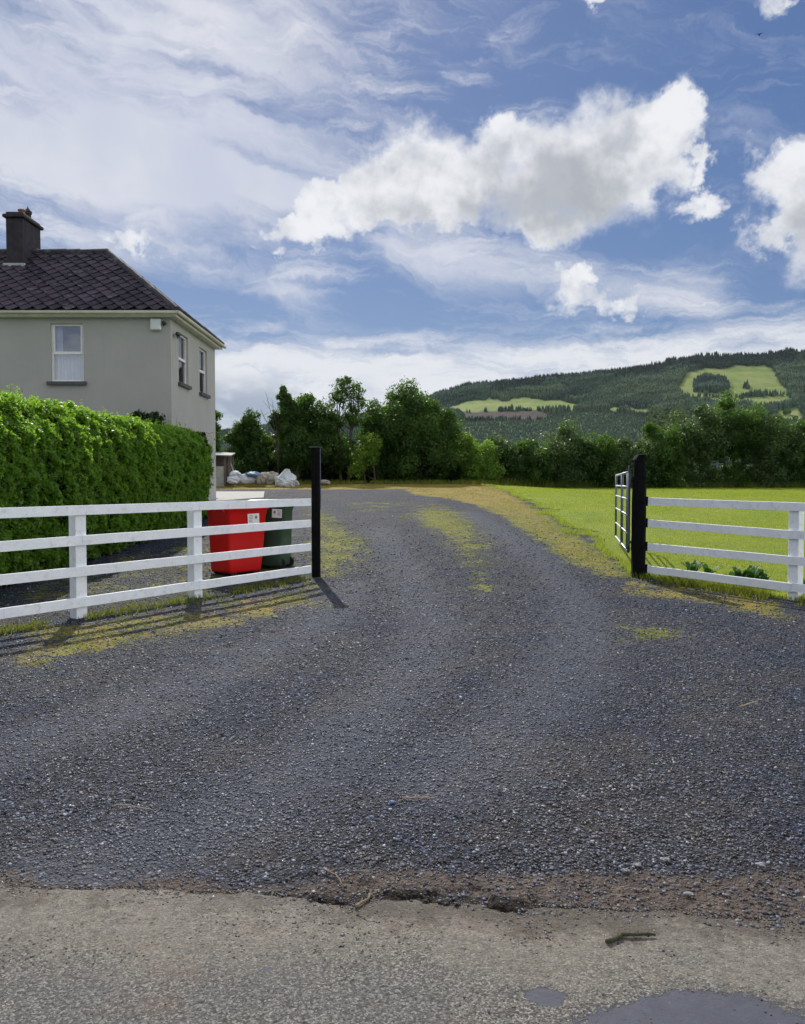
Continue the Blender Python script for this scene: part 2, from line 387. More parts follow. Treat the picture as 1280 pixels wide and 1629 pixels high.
BAND = poly([(1006, 918), (960, 922), (920, 903), (876, 878), (838, 850), (800, 824), (752, 803), (700, 792), (655, 788), (640, 779)])
BAND = np.vstack([BAND, [(3.2, 38.5), (5.0, 38.5)], lawn_left[::-1]])
YARD = np.array([(-9.5, 33.6), (-3, 33.4), (2.4, 33.6), (5.5, 35), (6, 40.5), (-9.5, 40.5)])
WG = [(LAWN, .5, .85), (BAND, .40, .86), (YARD, .6, .78),
      (poly([(500, 925), (556, 912), (584, 880), (575, 852), (545, 836), (520, 815), (496, 806), (488, 880)]), .9, .8),
      (poly([(690, 800), (745, 822), (778, 852), (780, 900), (750, 915), (712, 870), (672, 842), (640, 818)]), .9, .76),
      (poly([(735, 905), (780, 905), (795, 945), (745, 955)]), .5, .6),
      (poly([(0, 985), (0, 1070), (100, 1058), (200, 1034), (320, 1008), (430, 990), (530, 962), (505, 922), (330, 962), (120, 990)]), .6, .60),
      (poly([(100, 905), (300, 862), (490, 832), (500, 915), (310, 958), (0, 985), (0, 945)]), .5, .44),
      (poly([(1000, 922), (1100, 930), (1279, 962), (1279, 1000), (1190, 982), (1100, 962), (1010, 950), (960, 935)]), .5, .6),
      (poly([(975, 990), (1100, 1003), (1110, 1020), (1000, 1024)]), .4, .6),
      (poly([(540, 800), (660, 796), (700, 806), (640, 812), (560, 816)]), .5, .42)]
def weed_mask(x, y):
    m = np.zeros(x.shape)
    for P, soft, s in WG: m = np.maximum(m, sstep(-soft, soft, sdist(P, x, y)) * s)
    return m
def ochre_mask(x, y):
    m = sstep(-.6, .6, sdist(YARD, x, y)) * .9
    m = np.maximum(m, sstep(-.4, .5, sdist(BAND, x, y)) * (.42 + .3 * sstep(20, 30, y)))
    for k in (5, 7): m = np.maximum(m, sstep(-.4, .4, sdist(WG[k + 1][0], x, y)) * .5)
    return m
BR = [(poly([(430, 1330), (520, 1240), (700, 1190), (900, 1130), (1279, 1110), (1279, 1440), (900, 1440), (700, 1425), (500, 1400)]), .7, .62),
      (poly([(0, 1080), (160, 1050), (330, 1120), (200, 1230), (0, 1260)]), .6, .45), (poly([(0, 1330), (120, 1330), (120, 1420), (0, 1420)]), .25, .6)]
TRK = [[(60, 1420), (300, 1330), (520, 1210), (640, 1080), (690, 1000), (640, 900), (600, 840)], [(700, 1250), (860, 1120), (930, 1010), (900, 930), (820, 860), (740, 815)], [(0, 1200), (250, 1110), (480, 1010), (560, 930)]]
def brown_mask(x, y):
    m = np.zeros(x.shape)
    for P, soft, k in BR: m = np.maximum(m, sstep(-soft, soft, sdist(P, x, y)) * k)
    return m
def track_mask(x, y):
    m = np.zeros(x.shape)
    for T in TRK:
        P = [on_ground(*p) for p in T]; d = np.full(x.shape, 1e9)
        for (ax, ay), (bx, by) in zip(P[:-1], P[1:]):
            ex, ey = bx - ax, by - ay; t_ = np.clip(((x - ax) * ex + (y - ay) * ey) / (ex * ex + ey * ey), 0, 1); d = np.minimum(d, np.hypot(x - ax - t_ * ex, y - ay - t_ * ey))
        m = np.maximum(m, sstep(.62, .05, d + .25 * (fbm(x * 1.7, y * 1.2, 88) - .5)))
    return m
def road_edge(x):
    return 3.13 - .075 * x + .09 * (fbm(x * 1.6 + 7, x * 0 + 1, 3) - .5) + .07 * (fbm(x * 7, x * 0, 9) - .5) + .03 * (fbm(x * 31, x * 0, 19) - .5)

# ------------------------------------------------------------------ ground meshes
def gravel_z(x, y):
    e = y - road_edge(x)
    lip = .013 * sstep(0, .012, e) * sstep(-.62, -.35, x) * (1 - sstep(.42, .75, x)) * (1 - .7 * sstep(.05, .5, e)) * (.25 + 1.5 * sstep(.42, .6, fbm(x * 7, y * 9, 5)))
    rut = .018 * (fbm(x * .8, y * .35, 21) - .5) + .012 * (fbm(x * 5, y * 5, 31) - .5)
    return gz(x, y) + lip + rut * sstep(0, .6, e)
us = np.arange(-.92, .9201, .0036)
ys = [2.85]
while ys[-1] < 41.5: ys.append(ys[-1] * 1.0042)
ys = np.array(ys)
U, Yg = np.meshgrid(us, ys); X = U * (Yg + 2.6)
cl = np.maximum(Yg, road_edge(X)); Yg2 = cl
Zg = gravel_z(X, Yg2)
nr, nc = X.shape
idx = np.arange(nr * nc).reshape(nr, nc)
FQ = np.stack([idx[:-1, :-1], idx[:-1, 1:], idx[1:, 1:], idx[1:, :-1]], -1).reshape(-1, 4)
lawn_d = sdist(LAWN, X, Yg2) + .35 * (fbm(X * 2.2, Yg2 * 1.4, 77) - .5)
cx = X.ravel()[FQ].mean(1); cy = Yg2.ravel()[FQ].mean(1)
area_ok = (np.ptp(Yg2.ravel()[FQ], axis=1) > 1e-6) & (cx > -10.5) & (cx < 22)
e_ = Yg2 - road_edge(X)
dirt = sstep(.34, .0, e_ - .22 * sstep(.2, 1.2, X) - .12 * sstep(-.5, 0., X) * sstep(.9, .4, X)) * sstep(-1.2, -.2, X) * (1 - .6 * sstep(1.6, 2.6, X))
dirt = np.maximum(dirt, .75 * sstep(.28, 0, e_ + .3 * (fbm(X * 3, Yg2 * 3, 15) - .5)))
def gravel_mat():
    m, t, p = newmat('gravel'); o = t.obj()
    warp = t.vm('ADD', o, t.vm('MULTIPLY', t.vm('SUBTRACT', t.noise(o, 30, 2, col=True), (.5, .5, .5)), (.012, .012, .012)))
    big = t.noise(t.scale(o, (1, .45, 1)), .9, 5, .6); med = t.noise(o, 4, 4, .6)
    vc = t.vor(warp, 46, out='Color'); vd = t.vor(warp, 46)
    vc2 = t.vor(warp, 110, out='Color'); vd2 = t.vor(warp, 110)
    sep = t.n.new('ShaderNodeSeparateColor'); t.l.new(vc, sep.inputs[0]); sep2 = t.n.new('ShaderNodeSeparateColor'); t.l.new(vc2, sep2.inputs[0])
    st = t.ramp(sep.outputs[0], [(0, (.006, .006, .009)), (.42, (.030, .033, .047)), (.70, (.082, .090, .12)), (.92, (.18, .19, .23)), (1, (.42, .42, .44))])
    st2 = t.ramp(sep2.outputs[0], [(0, (.008, .008, .011)), (.55, (.042, .044, .054)), (1, (.20, .205, .22))])
    c = t.mix(t.ss(sep.outputs[1], .35, .55), st, st2)
    gap = t.m('MULTIPLY', t.ss(vd, .35, .75), .75)
    c = t.mix(gap, c, (.010, .010, .012))
    c = t.mix(t.ss(big, .42, .6, .5, 1.0), c, t.mix(1.0, c, (.55, .70, .95), 'MULTIPLY'))
    c = t.mix(t.m('MULTIPLY', t.m('MULTIPLY', t.ss(t.noise(o, 1.1, 7, .7), .46, .64), t.ss(t.noise(o, 14, 4, .7), .3, .6)), .35), c, (.115, .088, .068))
    bn = t.ss(t.m('ADD', t.attr('brown'), t.m('MULTIPLY', t.m('SUBTRACT', t.noise(o, 3, 7, .72), .5), 1.5)), .45, .95)
    c = t.mix(t.m('MULTIPLY', bn, .62), c, t.mix(1.0, t.ramp(t.noise(o, 50, 5, .75), [(.35, (.03, .022, .018)), (.65, (.12, .092, .07))]), (1, 1, 1), 'MULTIPLY'))
    c = t.mix(t.m('MULTIPLY', t.attr('track'), .45), c, t.ramp(t.noise(o, 90, 5, .85), [(.40, (.035, .042, .06)), (.6, (.17, .19, .24))]))
    # trodden soil near the road
    dm = t.ss(t.m('ADD', t.attr('dirt'), t.m('MULTIPLY', t.m('SUBTRACT', t.noise(o, 9, 6, .7), .5), .9)), .35, .75)
    dc = t.ramp(t.noise(o, 14, 6, .7), [(.3, (.045, .034, .028)), (.55, (.115, .088, .07)), (.75, (.20, .16, .125))])
    c = t.mix(t.m('MULTIPLY', dm, .85), c, dc)
    edge_band = t.ss(t.m('ADD', t.attr('edge_band'), t.m('MULTIPLY', t.m('SUBTRACT', t.noise(o, 16, 6, .75), .5), 1.3)), .42, .62)
    c = t.mix(t.m('MULTIPLY', edge_band, .9), c, (.012, .009, .007))  # near-black brown band along the road edge, broken up by noise
    # low plants, moss and dry litter between the stones
    wn = t.m('ADD', t.m('MULTIPLY', t.m('SUBTRACT', t.noise(o, 1.6, 4, .6), .5), 1.3), t.m('MULTIPLY', t.m('SUBTRACT', t.noise(o, 10, 7, .78), .5), 1.9))
    wm = t.ss(t.m('ADD', t.attr('weed'), wn), .40, .68)
    wc = t.ramp(t.noise(o, 7, 5, .7), [(.32, (.07, .12, .012)), (.48, (.22, .25, .02)), (.62, (.42, .37, .03))])
    oc = t.ramp(t.noise(o, 5, 6, .7), [(.32, (.22, .26, .025)), (.45, (.46, .37, .035)), (.55, (.48, .31, .06)), (.68, (.30, .17, .08))])
    om = t.ss(t.m('ADD', t.attr('ochre'), t.m('SUBTRACT', t.noise(o, 2.2, 5, .65), .5)), .25, .75)
    wc = t.mix(om, wc, oc)
    c = t.mix(t.m('MULTIPLY', wm, .88), c, t.mix(t.ss(t.noise(o, 45, 5, .85), .40, .58, 0, .62), wc, (.04, .042, .028)))
    t.put(p.inputs['Base Color'], c); p.inputs['Roughness'].default_value = .8; p.inputs['Specular IOR Level'].default_value = .15
    h = t.m('ADD', t.m('MULTIPLY', t.m('SUBTRACT', 1, vd), 1.0), t.m('MULTIPLY', sep.outputs[2], .8))
    h = t.m('ADD', h, t.m('MULTIPLY', vd2, -.4))
    t.put(p.inputs['Normal'], t.bump(h, 1.0, .016)); return m
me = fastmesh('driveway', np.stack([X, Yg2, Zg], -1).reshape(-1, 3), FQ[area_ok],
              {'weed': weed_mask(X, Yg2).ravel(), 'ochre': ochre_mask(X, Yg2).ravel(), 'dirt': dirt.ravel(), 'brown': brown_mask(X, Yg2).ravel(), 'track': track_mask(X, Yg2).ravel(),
               'edge_band': (sstep(.10, .0, np.abs(e_ - .03)) * sstep(-.75, -.4, X) * (1 - sstep(.45, .9, X) * .75)).ravel()}, True)
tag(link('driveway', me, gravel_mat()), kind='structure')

def lawn_mat():
    m, t, p = newmat('lawn_grass'); o = t.obj()
    n = t.noise(t.scale(o, (1, .5, 1)), 1.1, 6, .65); f = t.noise(o, 28, 5, .7)
    c = t.ramp(n, [(.3, (.12, .19, .012)), (.5, (.20, .25, .014)), (.7, (.30, .31, .02))])
    c = t.mix(t.ss(f, .35, .65, 0, .6), c, (.07, .12, .012))
    c = t.mix(t.m('MULTIPLY', t.ss(t.noise(o, 2.1, 5, .6), .56, .72), .5), c, (.32, .27, .04))
    t.put(p.inputs['Base Color'], c); p.inputs['Roughness'].default_value = .7; p.inputs['Specular IOR Level'].default_value = .2
    t.put(p.inputs['Normal'], t.bump(f, 1, .03)); return m
lawn_us = np.arange(-.1, 1.6, .008); lys = [4.5]
while lys[-1] < 47: lys.append(lys[-1] * 1.006)
LU, LY = np.meshgrid(lawn_us, np.array(lys)); LX = LU * LY
ld = sdist(LAWN, LX, LY) + 1.3 * (fbm(LX * 1.3, LY * .9, 77) - .55) * sstep(13, 18, LY)
i2 = np.arange(LX.size).reshape(LX.shape)
LF = np.stack([i2[:-1, :-1], i2[:-1, 1:], i2[1:, 1:], i2[1:, :-1]], -1).reshape(-1, 4)
keep = ld.ravel()[LF].min(1) > 0
LZ = gz(LX, LY) + .012 + .02 * fbm(LX, LY, 8)
me = fastmesh('lawn', np.stack([LX, LY, LZ], -1).reshape(-1, 3), LF[keep], None, True)
tag(link('lawn', me, lawn_mat()), kind='structure')

# the wide ground sheet
def ground_mat():
    m, t, p = newmat('field_grass'); o = t.obj()
    n = t.noise(o, .12, 7, .65)
    c = t.ramp(n, [(.3, (.05, .09, .02)), (.55, (.10, .15, .03)), (.75, (.16, .18, .05))])
    t.put(p.inputs['Base Color'], c); p.inputs['Roughness'].default_value = .85; t.put(p.inputs['Normal'], t.bump(t.noise(o, 6, 4), .8, .1)); return m
rr = np.concatenate([[.01], np.linspace(1, 60, 70), np.geomspace(63, 900, 50)]); th = np.linspace(0, 2 * np.pi, 145)
RR, TH = np.meshgrid(rr, th); GX = RR * np.sin(TH); GYY = RR * np.cos(TH) + 5
zz = gz(GX, GYY) - .07
zz = np.where((GYY > -7) & (GYY < 4), zz - .05, zz)
i3 = np.arange(GX.size).reshape(GX.shape)
GF = np.stack([i3[:-1, :-1], i3[1:, :-1], i3[1:, 1:], i3[:-1, 1:]], -1).reshape(-1, 4)
me = fastmesh('ground', np.stack([GX, GYY, zz], -1).reshape(-1, 3), GF, None, True)
tag(link('ground', me, ground_mat()), kind='structure')

# road: tarmac with chippings, its broken edge following the gravel
def road_mat():
    m, t, p = newmat('worn_tarmac'); o = t.obj()
    warp = t.vm('ADD', o, t.vm('MULTIPLY', t.vm('SUBTRACT', t.noise(o, 60, 3, col=True), (.5, .5, .5)), (.01, .01, .01)))
    vc = t.vor(warp, 165, out='Color'); vd = t.vor(warp, 165); sep = t.n.new('ShaderNodeSeparateColor'); t.l.new(vc, sep.inputs[0])
    c = t.ramp(sep.outputs[0], [(0, (.035, .034, .033)), (.45, (.12, .115, .105)), (.8, (.23, .22, .195)), (1, (.42, .40, .37))])
    c = t.mix(t.m('MULTIPLY', t.ss(t.noise(o, 1.5, 6, .65), .4, .62), .3), c, (.09, .096, .105))
    sand = t.ss(t.m('ADD', t.attr('sand'), t.m('ADD', t.m('MULTIPLY', t.m('SUBTRACT', t.noise(o, 4, 6, .7), .5), 1.1), t.m('MULTIPLY', t.m('SUBTRACT', t.noise(o, 40, 4, .7), .5), 1.0))), .25, .95)
    c = t.mix(t.m('MULTIPLY', sand, .55), c, t.ramp(t.noise(o, 26, 6, .75), [(.3, (.12, .104, .082)), (.5, (.25, .222, .176)), (.7, (.38, .34, .27))]))
    pit = t.m('MULTIPLY', t.ss(t.noise(t.scale(o, (.7, 1.3, 1)), 55, 5, .78), .585, .65), t.ss(t.noise(o, 6, 3), .35, .6, .5, 1.0))
    c = t.mix(pit, c, (.018, .016, .014))
    c = t.mix(t.m('MULTIPLY', t.ss(t.noise(t.scale(o, (.6, 1, 1)), 3.1, 4, .6), .55, .7), .3), c, (.17, .11, .08))
    sp = t.ss(t.m('ADD', t.attr('spill'), t.m('ADD', t.m('MULTIPLY', t.m('SUBTRACT', t.noise(o, 5, 6, .7), .5), 1.6), t.m('MULTIPLY', t.m('SUBTRACT', t.noise(o, 30, 5, .8), .5), 1.2))), .45, .9)
    c = t.mix(t.m('MULTIPLY', sp, .8), c, t.ramp(t.noise(o, 40, 5, .8), [(.35, (.035, .027, .021)), (.65, (.13, .105, .08))]))
    tm = t.ss(t.m('ADD', t.attr('tar'), t.m('ADD', t.m('MULTIPLY', t.m('SUBTRACT', t.noise(o, 9, 4, .6), .5), 1.1), t.m('MULTIPLY', t.m('SUBTRACT', t.noise(o, 38, 6, .8), .5), 1.0))), .08, .2)
    tc = t.ramp(t.noise(o, 12, 7, .75), [(.3, (.03, .034, .055)), (.6, (.05, .055, .08)), (.75, (.09, .095, .12))])
    c = t.mix(tm, c, tc)
    t.put(p.inputs['Base Color'], c); t.put(p.inputs['Roughness'], t.mix(tm, (.85, .85, .85), (.75, .75, .75)))
    h = t.m('ADD', t.m('SUBTRACT', t.m('MULTIPLY', sep.outputs[1], .35), t.m('MULTIPLY', vd, .5)), t.m('MULTIPLY', t.noise(o, 90, 6, .8), 1.9)); h = t.m('SUBTRACT', h, t.m('MULTIPLY', pit, 1.1))
    h = t.m('MULTIPLY', h, t.ss(tm, 0, 1, 1, .12))
    t.put(p.inputs['Normal'], t.bump(h, .8, .007)); return m
rx = np.concatenate([np.linspace(-45, -4.2, 60), np.arange(-4.1, 4.1, .02), np.linspace(4.2, 45, 60)]); v = np.concatenate([np.linspace(0, .8, 20), np.linspace(.81, 1.0, 130)])
RXg, VV = np.meshgrid(rx, v); RE = road_edge(RXg) + .03; RYg = -4 + (RE + 4) * VV
rzz = gz(RXg, RYg) + .004 + .008 * (fbm(RXg * 4, RYg * 4, 14) - .5)
i4 = np.arange(RXg.size).reshape(RXg.shape)
RF = np.stack([i4[:-1, :-1], i4[:-1, 1:], i4[1:, 1:], i4[1:, :-1]], -1).reshape(-1, 4)
sand = sstep(.85, .1, RE - RYg + .25 * (fbm(RXg * 1.6, RYg * 3, 61) - .5))
tar = np.full(RXg.shape, -9.)
for (px, py, ax_, ay_) in ((1120, 1634, .36, .15), (1215, 1640, .25, .10), (868, 1598, .10, .06), (424, 1556, .03, .02), (1010, 1650, .2, .12)):
    c0, c1 = on_ground(px, py); tar = np.maximum(tar, 1 - np.hypot((RXg - c0) / ax_, (RYg - c1) / ay_) * (1 if ax_ > .15 else 1.15))
me = fastmesh('road', np.stack([RXg, RYg, rzz], -1).reshape(-1, 3), RF, {'sand': sand.ravel(), 'tar': np.maximum(tar, -1).ravel(), 'spill': (sstep(.42, 0, RE - RYg) * (.62 + .3 * sstep(-.8, .3, RXg))).ravel()}, True)
tag(link('road', me, road_mat()), kind='structure')

# ------------------------------------------------------------------ loose stones
def stones(name, x, y, z, size, mat, flat=.6):
    n = len(x)
    base = np.array([(sx, sy, sz) for sx in (-1, 1) for sy in (-1, 1) for sz in (-1, 1)], float)
    V = base[None] * (.5 + .5 * RNG.random((n, 8, 3)))
    V *= (size[:, None] * (.55 + .7 * RNG.random((n, 3))) * np.array([1, 1, flat]))[:, None, :] * .5
    a = RNG.random(n) * 6.283; ca, sa = np.cos(a), np.sin(a)
    tl = (RNG.random(n) - .5) * 1.1; ct, st_ = np.cos(tl), np.sin(tl)
    y1 = V[:, :, 1] * ct[:, None] - V[:, :, 2] * st_[:, None]; z1 = V[:, :, 1] * st_[:, None] + V[:, :, 2] * ct[:, None]; x1 = V[:, :, 0]
    V = np.stack([x1 * ca[:, None] - y1 * sa[:, None] + x[:, None], x1 * sa[:, None] + y1 * ca[:, None] + y[:, None], z1 + z[:, None] + (size * flat * .18)[:, None]], -1)
    fc = np.array([(0, 1, 3, 2), (4, 6, 7, 5), (0, 4, 5, 1), (2, 3, 7, 6), (0, 2, 6, 4), (1, 5, 7, 3)])
    Fc = (fc[None] + 8 * np.arange(n)[:, None, None]).reshape(-1, 4)
    me = fastmesh(name, V.reshape(-1, 3), Fc, {'rnd': np.repeat(RNG.random(n), 8), 'brown': np.repeat(brown_mask(x, y), 8), 'track': np.repeat(track_mask(x, y), 8)})
    return link(name, me, mat)
M_stone, t_, p_ = newmat('crushed_stone'); o_ = t_.obj()
c_ = t_.ramp(t_.attr('rnd'), [(0, (.006, .006, .009)), (.36, (.024, .027, .039)), (.68, (.074, .081, .108)), (.87, (.155, .165, .20)), (.94, (.16, .13, .10)), (1, (.52, .51, .50))])
c_ = t_.mix(t_.ss(t_.noise(t_.scale(o_, (1, .45, 1)), .9, 5, .6), .42, .6, .5, 1.0), c_, t_.mix(1.0, c_, (.55, .70, .95), 'MULTIPLY'))
c_ = t_.mix(t_.m('MULTIPLY', t_.ss(t_.noise(o_, 1.1, 7, .7), .48, .66), .3), c_, (.115, .088, .068))
c_ = t_.mix(t_.m('MULTIPLY', t_.attr('brown'), .32), c_, t_.mix(1.0, t_.ramp(t_.attr('rnd'), [(0, .25), (1, 1.0)]), (.20, .155, .12), 'MULTIPLY'))
c_ = t_.mix(t_.m('MULTIPLY', t_.attr('track'), .25), c_, (.15, .165, .20))
t_.put(p_.inputs['Base Color'], c_); p_.inputs['Roughness'].default_value = .55; p_.inputs['Specular IOR Level'].default_value = .4
N = 330000
yy = 2.8 * 8.5 ** (RNG.random(N) ** 1.12)
xx = (RNG.random(N) * 2 - 1) * (.58 * yy + 1.5)
ee = yy - road_edge(xx)
wm_ = weed_mask(xx, yy)
ldm = sdist(LAWN, xx, yy)
rightside = sstep(-.5, 1.2, xx) * sstep(6, 3.5, yy)
spill = (ee > -.02) | ((ee > -.35) & (RNG.random(N) < .30 * np.exp(ee / .09)))
kp = (RNG.random(N) < sstep(23.5, 9, yy) * .9 + .1) & (RNG.random(N) > sstep(16, 24, yy)) & spill & (RNG.random(N) > .7 * wm_) & (ldm < 0) & (RNG.random(N) < np.where(ee > 0, .35 + .65 * sstep(.05, .45, ee - .18 * sstep(.2, 1.2, xx)), 1.0))
xx, yy, rs = xx[kp], yy[kp], rightside[kp]
sz = (.0058 + .0009 * yy) * (.6 + 1.35 * RNG.random(len(xx)) ** 3.2) * (1 + .35 * rs * RNG.random(len(xx)))
tag(stones('gravel_stones', xx, yy, gravel_z(xx, yy), sz, M_stone), 'loose grey crushed stones covering the driveway', 'gravel', kind='stuff')
N = 26000
xx = (RNG.random(N) * 2 - 1) * 2.4; dd_ = RNG.random(N) ** 1.9 * 1.0; yy = road_edge(xx) - dd_ + .06
kp = (RNG.random(N) < (.2 + .8 * fbm(xx * 5, yy * 5, 40) ** 2)) & ((yy > 2.74) | (RNG.random(N) < .15))
xx, yy = xx[kp], yy[kp]
M_chip, t_, p_ = newmat('road_chip'); c_ = t_.ramp(t_.attr('rnd'), [(0, (.02, .02, .02)), (.5, (.09, .082, .072)), (1, (.26, .24, .20))])
t_.put(p_.inputs['Base Color'], c_); p_.inputs['Roughness'].default_value = .7; p_.inputs['Specular IOR Level'].default_value = .25
tag(stones('road_chippings', xx, yy, gz(xx, yy) + .003, .0045 + .006 * RNG.random(len(xx)) ** 2.5, M_chip, .45), 'small pale chippings loose on the worn road edge', 'chippings', kind='stuff')

# ------------------------------------------------------------------ blades of grass
def blades(name, x, y, z, h, wd, mat, rnd, lean=.5):
    n = len(x); a = RNG.random(n) * 6.283; b = RNG.random(n) * 6.283
    L = lean * RNG.random(n) * h
    p0 = np.stack([x - np.cos(a) * wd / 2, y - np.sin(a) * wd / 2, z], -1); p1 = np.stack([x + np.cos(a) * wd / 2, y + np.sin(a) * wd / 2, z], -1)
    p2 = np.stack([x + np.cos(b) * L, y + np.sin(b) * L, z + h], -1)
    V = np.stack([p0, p1, p2], 1).reshape(-1, 3)
    return link(name, fastmesh(name, V, np.arange(3 * n).reshape(-1, 3), {'rnd': np.repeat(rnd, 3)}), mat)
N = 420000
yy = 8 + RNG.random(N) ** 1.15 * 36; xx = (-.05 + RNG.random(N) * .75) * yy
dl = sdist(LAWN, xx, yy)
dl = dl + 1.3 * (fbm(xx * 1.3, yy * .9, 77) - .55) * sstep(13, 18, yy); kp = dl > -.15 * RNG.random(N)
xx, yy = xx[kp], yy[kp]
hh = (.022 + .028 * RNG.random(len(xx))) * (1 + .8 * (sdist(LAWN, xx, yy) < .12))
tag(blades('lawn_grass', xx, yy, gz(xx, yy) + .012, hh, .006 + .0007 * yy, L_grass, np.clip(-.35 + fbm(xx * .5, yy * .3, 55) * .9 + fbm(xx * 2.6, yy * 1.4, 57) * .7 + .4 * RNG.random(len(xx)), 0, 1)), 'short bright green mown grass beyond the right fence', 'grass', kind='stuff')
N = 330000
yy = 6 + RNG.random(N) ** 1.3 * 33; xx = (RNG.random(N) * 2 - 1) * .62 * yy
wq = weed_mask(xx, yy); pm = wq + 1.9 * (fbm(xx * 1.3, yy * 1.3, 66, 3) - .5) + 1.5 * (fbm(xx * 7, yy * 6, 67, 4) - .5)
kp = (pm > .82) & (wq > .08) & (sdist(LAWN, xx, yy) < 0.02) & (RNG.random(N) < .8)
xx, yy = xx[kp], yy[kp]
om_ = ochre_mask(xx, yy)
tag(blades('weed_cover', xx, yy, gravel_z(xx, yy), .008 + .022 * RNG.random(len(xx)) ** 1.6, .005 + .0006 * yy, L_weed, np.clip(1.1 * (fbm(xx * 1.1, yy * 1.1, 12, 3) - .05) * .8 + .6 * om_ * RNG.random(len(xx)) + .5 * (RNG.random(len(xx)) - .5), 0, 1), 1.2), 'patchy yellow green weeds growing through the gravel', 'weeds', kind='stuff')
# taller grass under both fences and along the far hedge foot
def tufts(name, pts, n, h, wd, mat, spread, label, cat='grass'):
    P = np.array(pts); k = RNG.integers(0, len(P) - 1, n); tt = RNG.random(n)
    q = P[k] * (1 - tt)[:, None] + P[k + 1] * tt[:, None]
    x = q[:, 0] + RNG.normal(0, spread, n); y = q[:, 1] + RNG.normal(0, spread, n)
    kp = fbm(x * 2.5, y * 2.5, 19) > .42; x, y = x[kp], y[kp]; n = len(x)
    tag(blades(name, x, y, gz(x, y), h * (.35 + RNG.random(n)), wd, mat, RNG.random(n) * .8, .8), label, cat, kind='stuff')
tufts('fence_grass', [(3.95, 13.1), (5.48, 10.97), (7.4, 8.3)], 9000, .10, .012, L_weed, .16, 'ragged grass tufts under the right white fence')
tufts('fence_grass', [(-1.6, 12.9), (-4.5, 8.95), (-6, 6.9)], 5000, .07, .012, L_weed, .14, 'thin grass tufts under the left white fence')
tufts('hedge_foot_grass', [(-9, 37.8), (-3, 38.2), (3, 39.4), (4.8, 40.0)], 7000, .20, .03, L_weed, .35, 'ragged yellowish grass at the foot of the far trees')
tufts('hedge_foot_grass', [(4.5, 41.3), (12, 43.2), (26, 43.4)], 12000, .38, .03, L_weed, .3, 'long green grass at the foot of the far hedgerow')

# ------------------------------------------------------------------ leaves and trees
def leafmesh(name, P, Nn, size, rnd, mat, parent=None, aspect=.55):
    n = len(P)
    Nn = Nn / (np.linalg.norm(Nn, axis=1, keepdims=True) + 1e-9)
    t1 = np.cross(Nn, RNG.normal(size=(n, 3))); t1 /= np.linalg.norm(t1, axis=1, keepdims=True) + 1e-9
    t2 = np.cross(Nn, t1); s = np.asarray(size)[:, None] * .5
    a = P + t1 * s; b = P + t2 * s * aspect + Nn * s * .15; c = P - t1 * s; d = P - t2 * s * aspect + Nn * s * .15
    V = np.stack([a, b, c, d], 1).reshape(-1, 3)
    return link(name, fastmesh(name, V, np.arange(4 * n).reshape(-1, 4), {'rnd': np.repeat(np.clip(rnd, 0, 1), 4)}), mat, parent)
def crown_points(blobs, nclump, per, crad, shell=.55):
    """each lobe carries smaller puffs of leaves, so that light and shade fall in clumps"""
    vol = np.array([b[3] * b[4] * b[5] for b in blobs]) ** .7; pr = vol / vol.sum(); total = nclump * per; PP = []; NN = []; CR = []; C = []
    for b, q in zip(blobs, pr):
        rad = np.array(b[3:6]); r0 = min(rad.min() * .38, .5); mp = int(np.clip(2.6 * rad.prod() ** (2 / 3) / r0 ** 2, 9, 110)); d = RNG.normal(size=(mp, 3)); d /= np.linalg.norm(d, axis=1, keepdims=True)
        pc = np.array(b[:3]) + d * rad * (.45 + .50 * RNG.random((mp, 1)) ** .8); C.append(pc)
        pr_ = np.minimum(rad.min() * (.20 + .30 * RNG.random(mp)), .55); n = int(total * q); k = RNG.integers(0, mp, int(n * .84))
        dd = RNG.normal(size=(len(k), 3)); dd[:, 2] += .15; dd /= np.linalg.norm(dd, axis=1, keepdims=True)
        rr = (.55 + .5 * RNG.random(len(k)) ** .6) * (1 + .16 * RNG.normal(size=len(k)))
        P = pc[k] + dd * (pr_[k] * rr)[:, None] + RNG.normal(size=dd.shape) * .03; PP.append(P); NN.append(dd); CR.append(RNG.random(mp)[k])
        n2 = n - len(k); d2 = RNG.normal(size=(n2, 3)); d2 /= np.linalg.norm(d2, axis=1, keepdims=True)
        PP.append(np.array(b[:3]) + d2 * rad * (.45 + .4 * RNG.random((n2, 1)))); NN.append(d2); CR.append(np.full(n2, .1))
    return np.vstack(C), np.vstack(PP), np.concatenate(CR), np.vstack(NN)
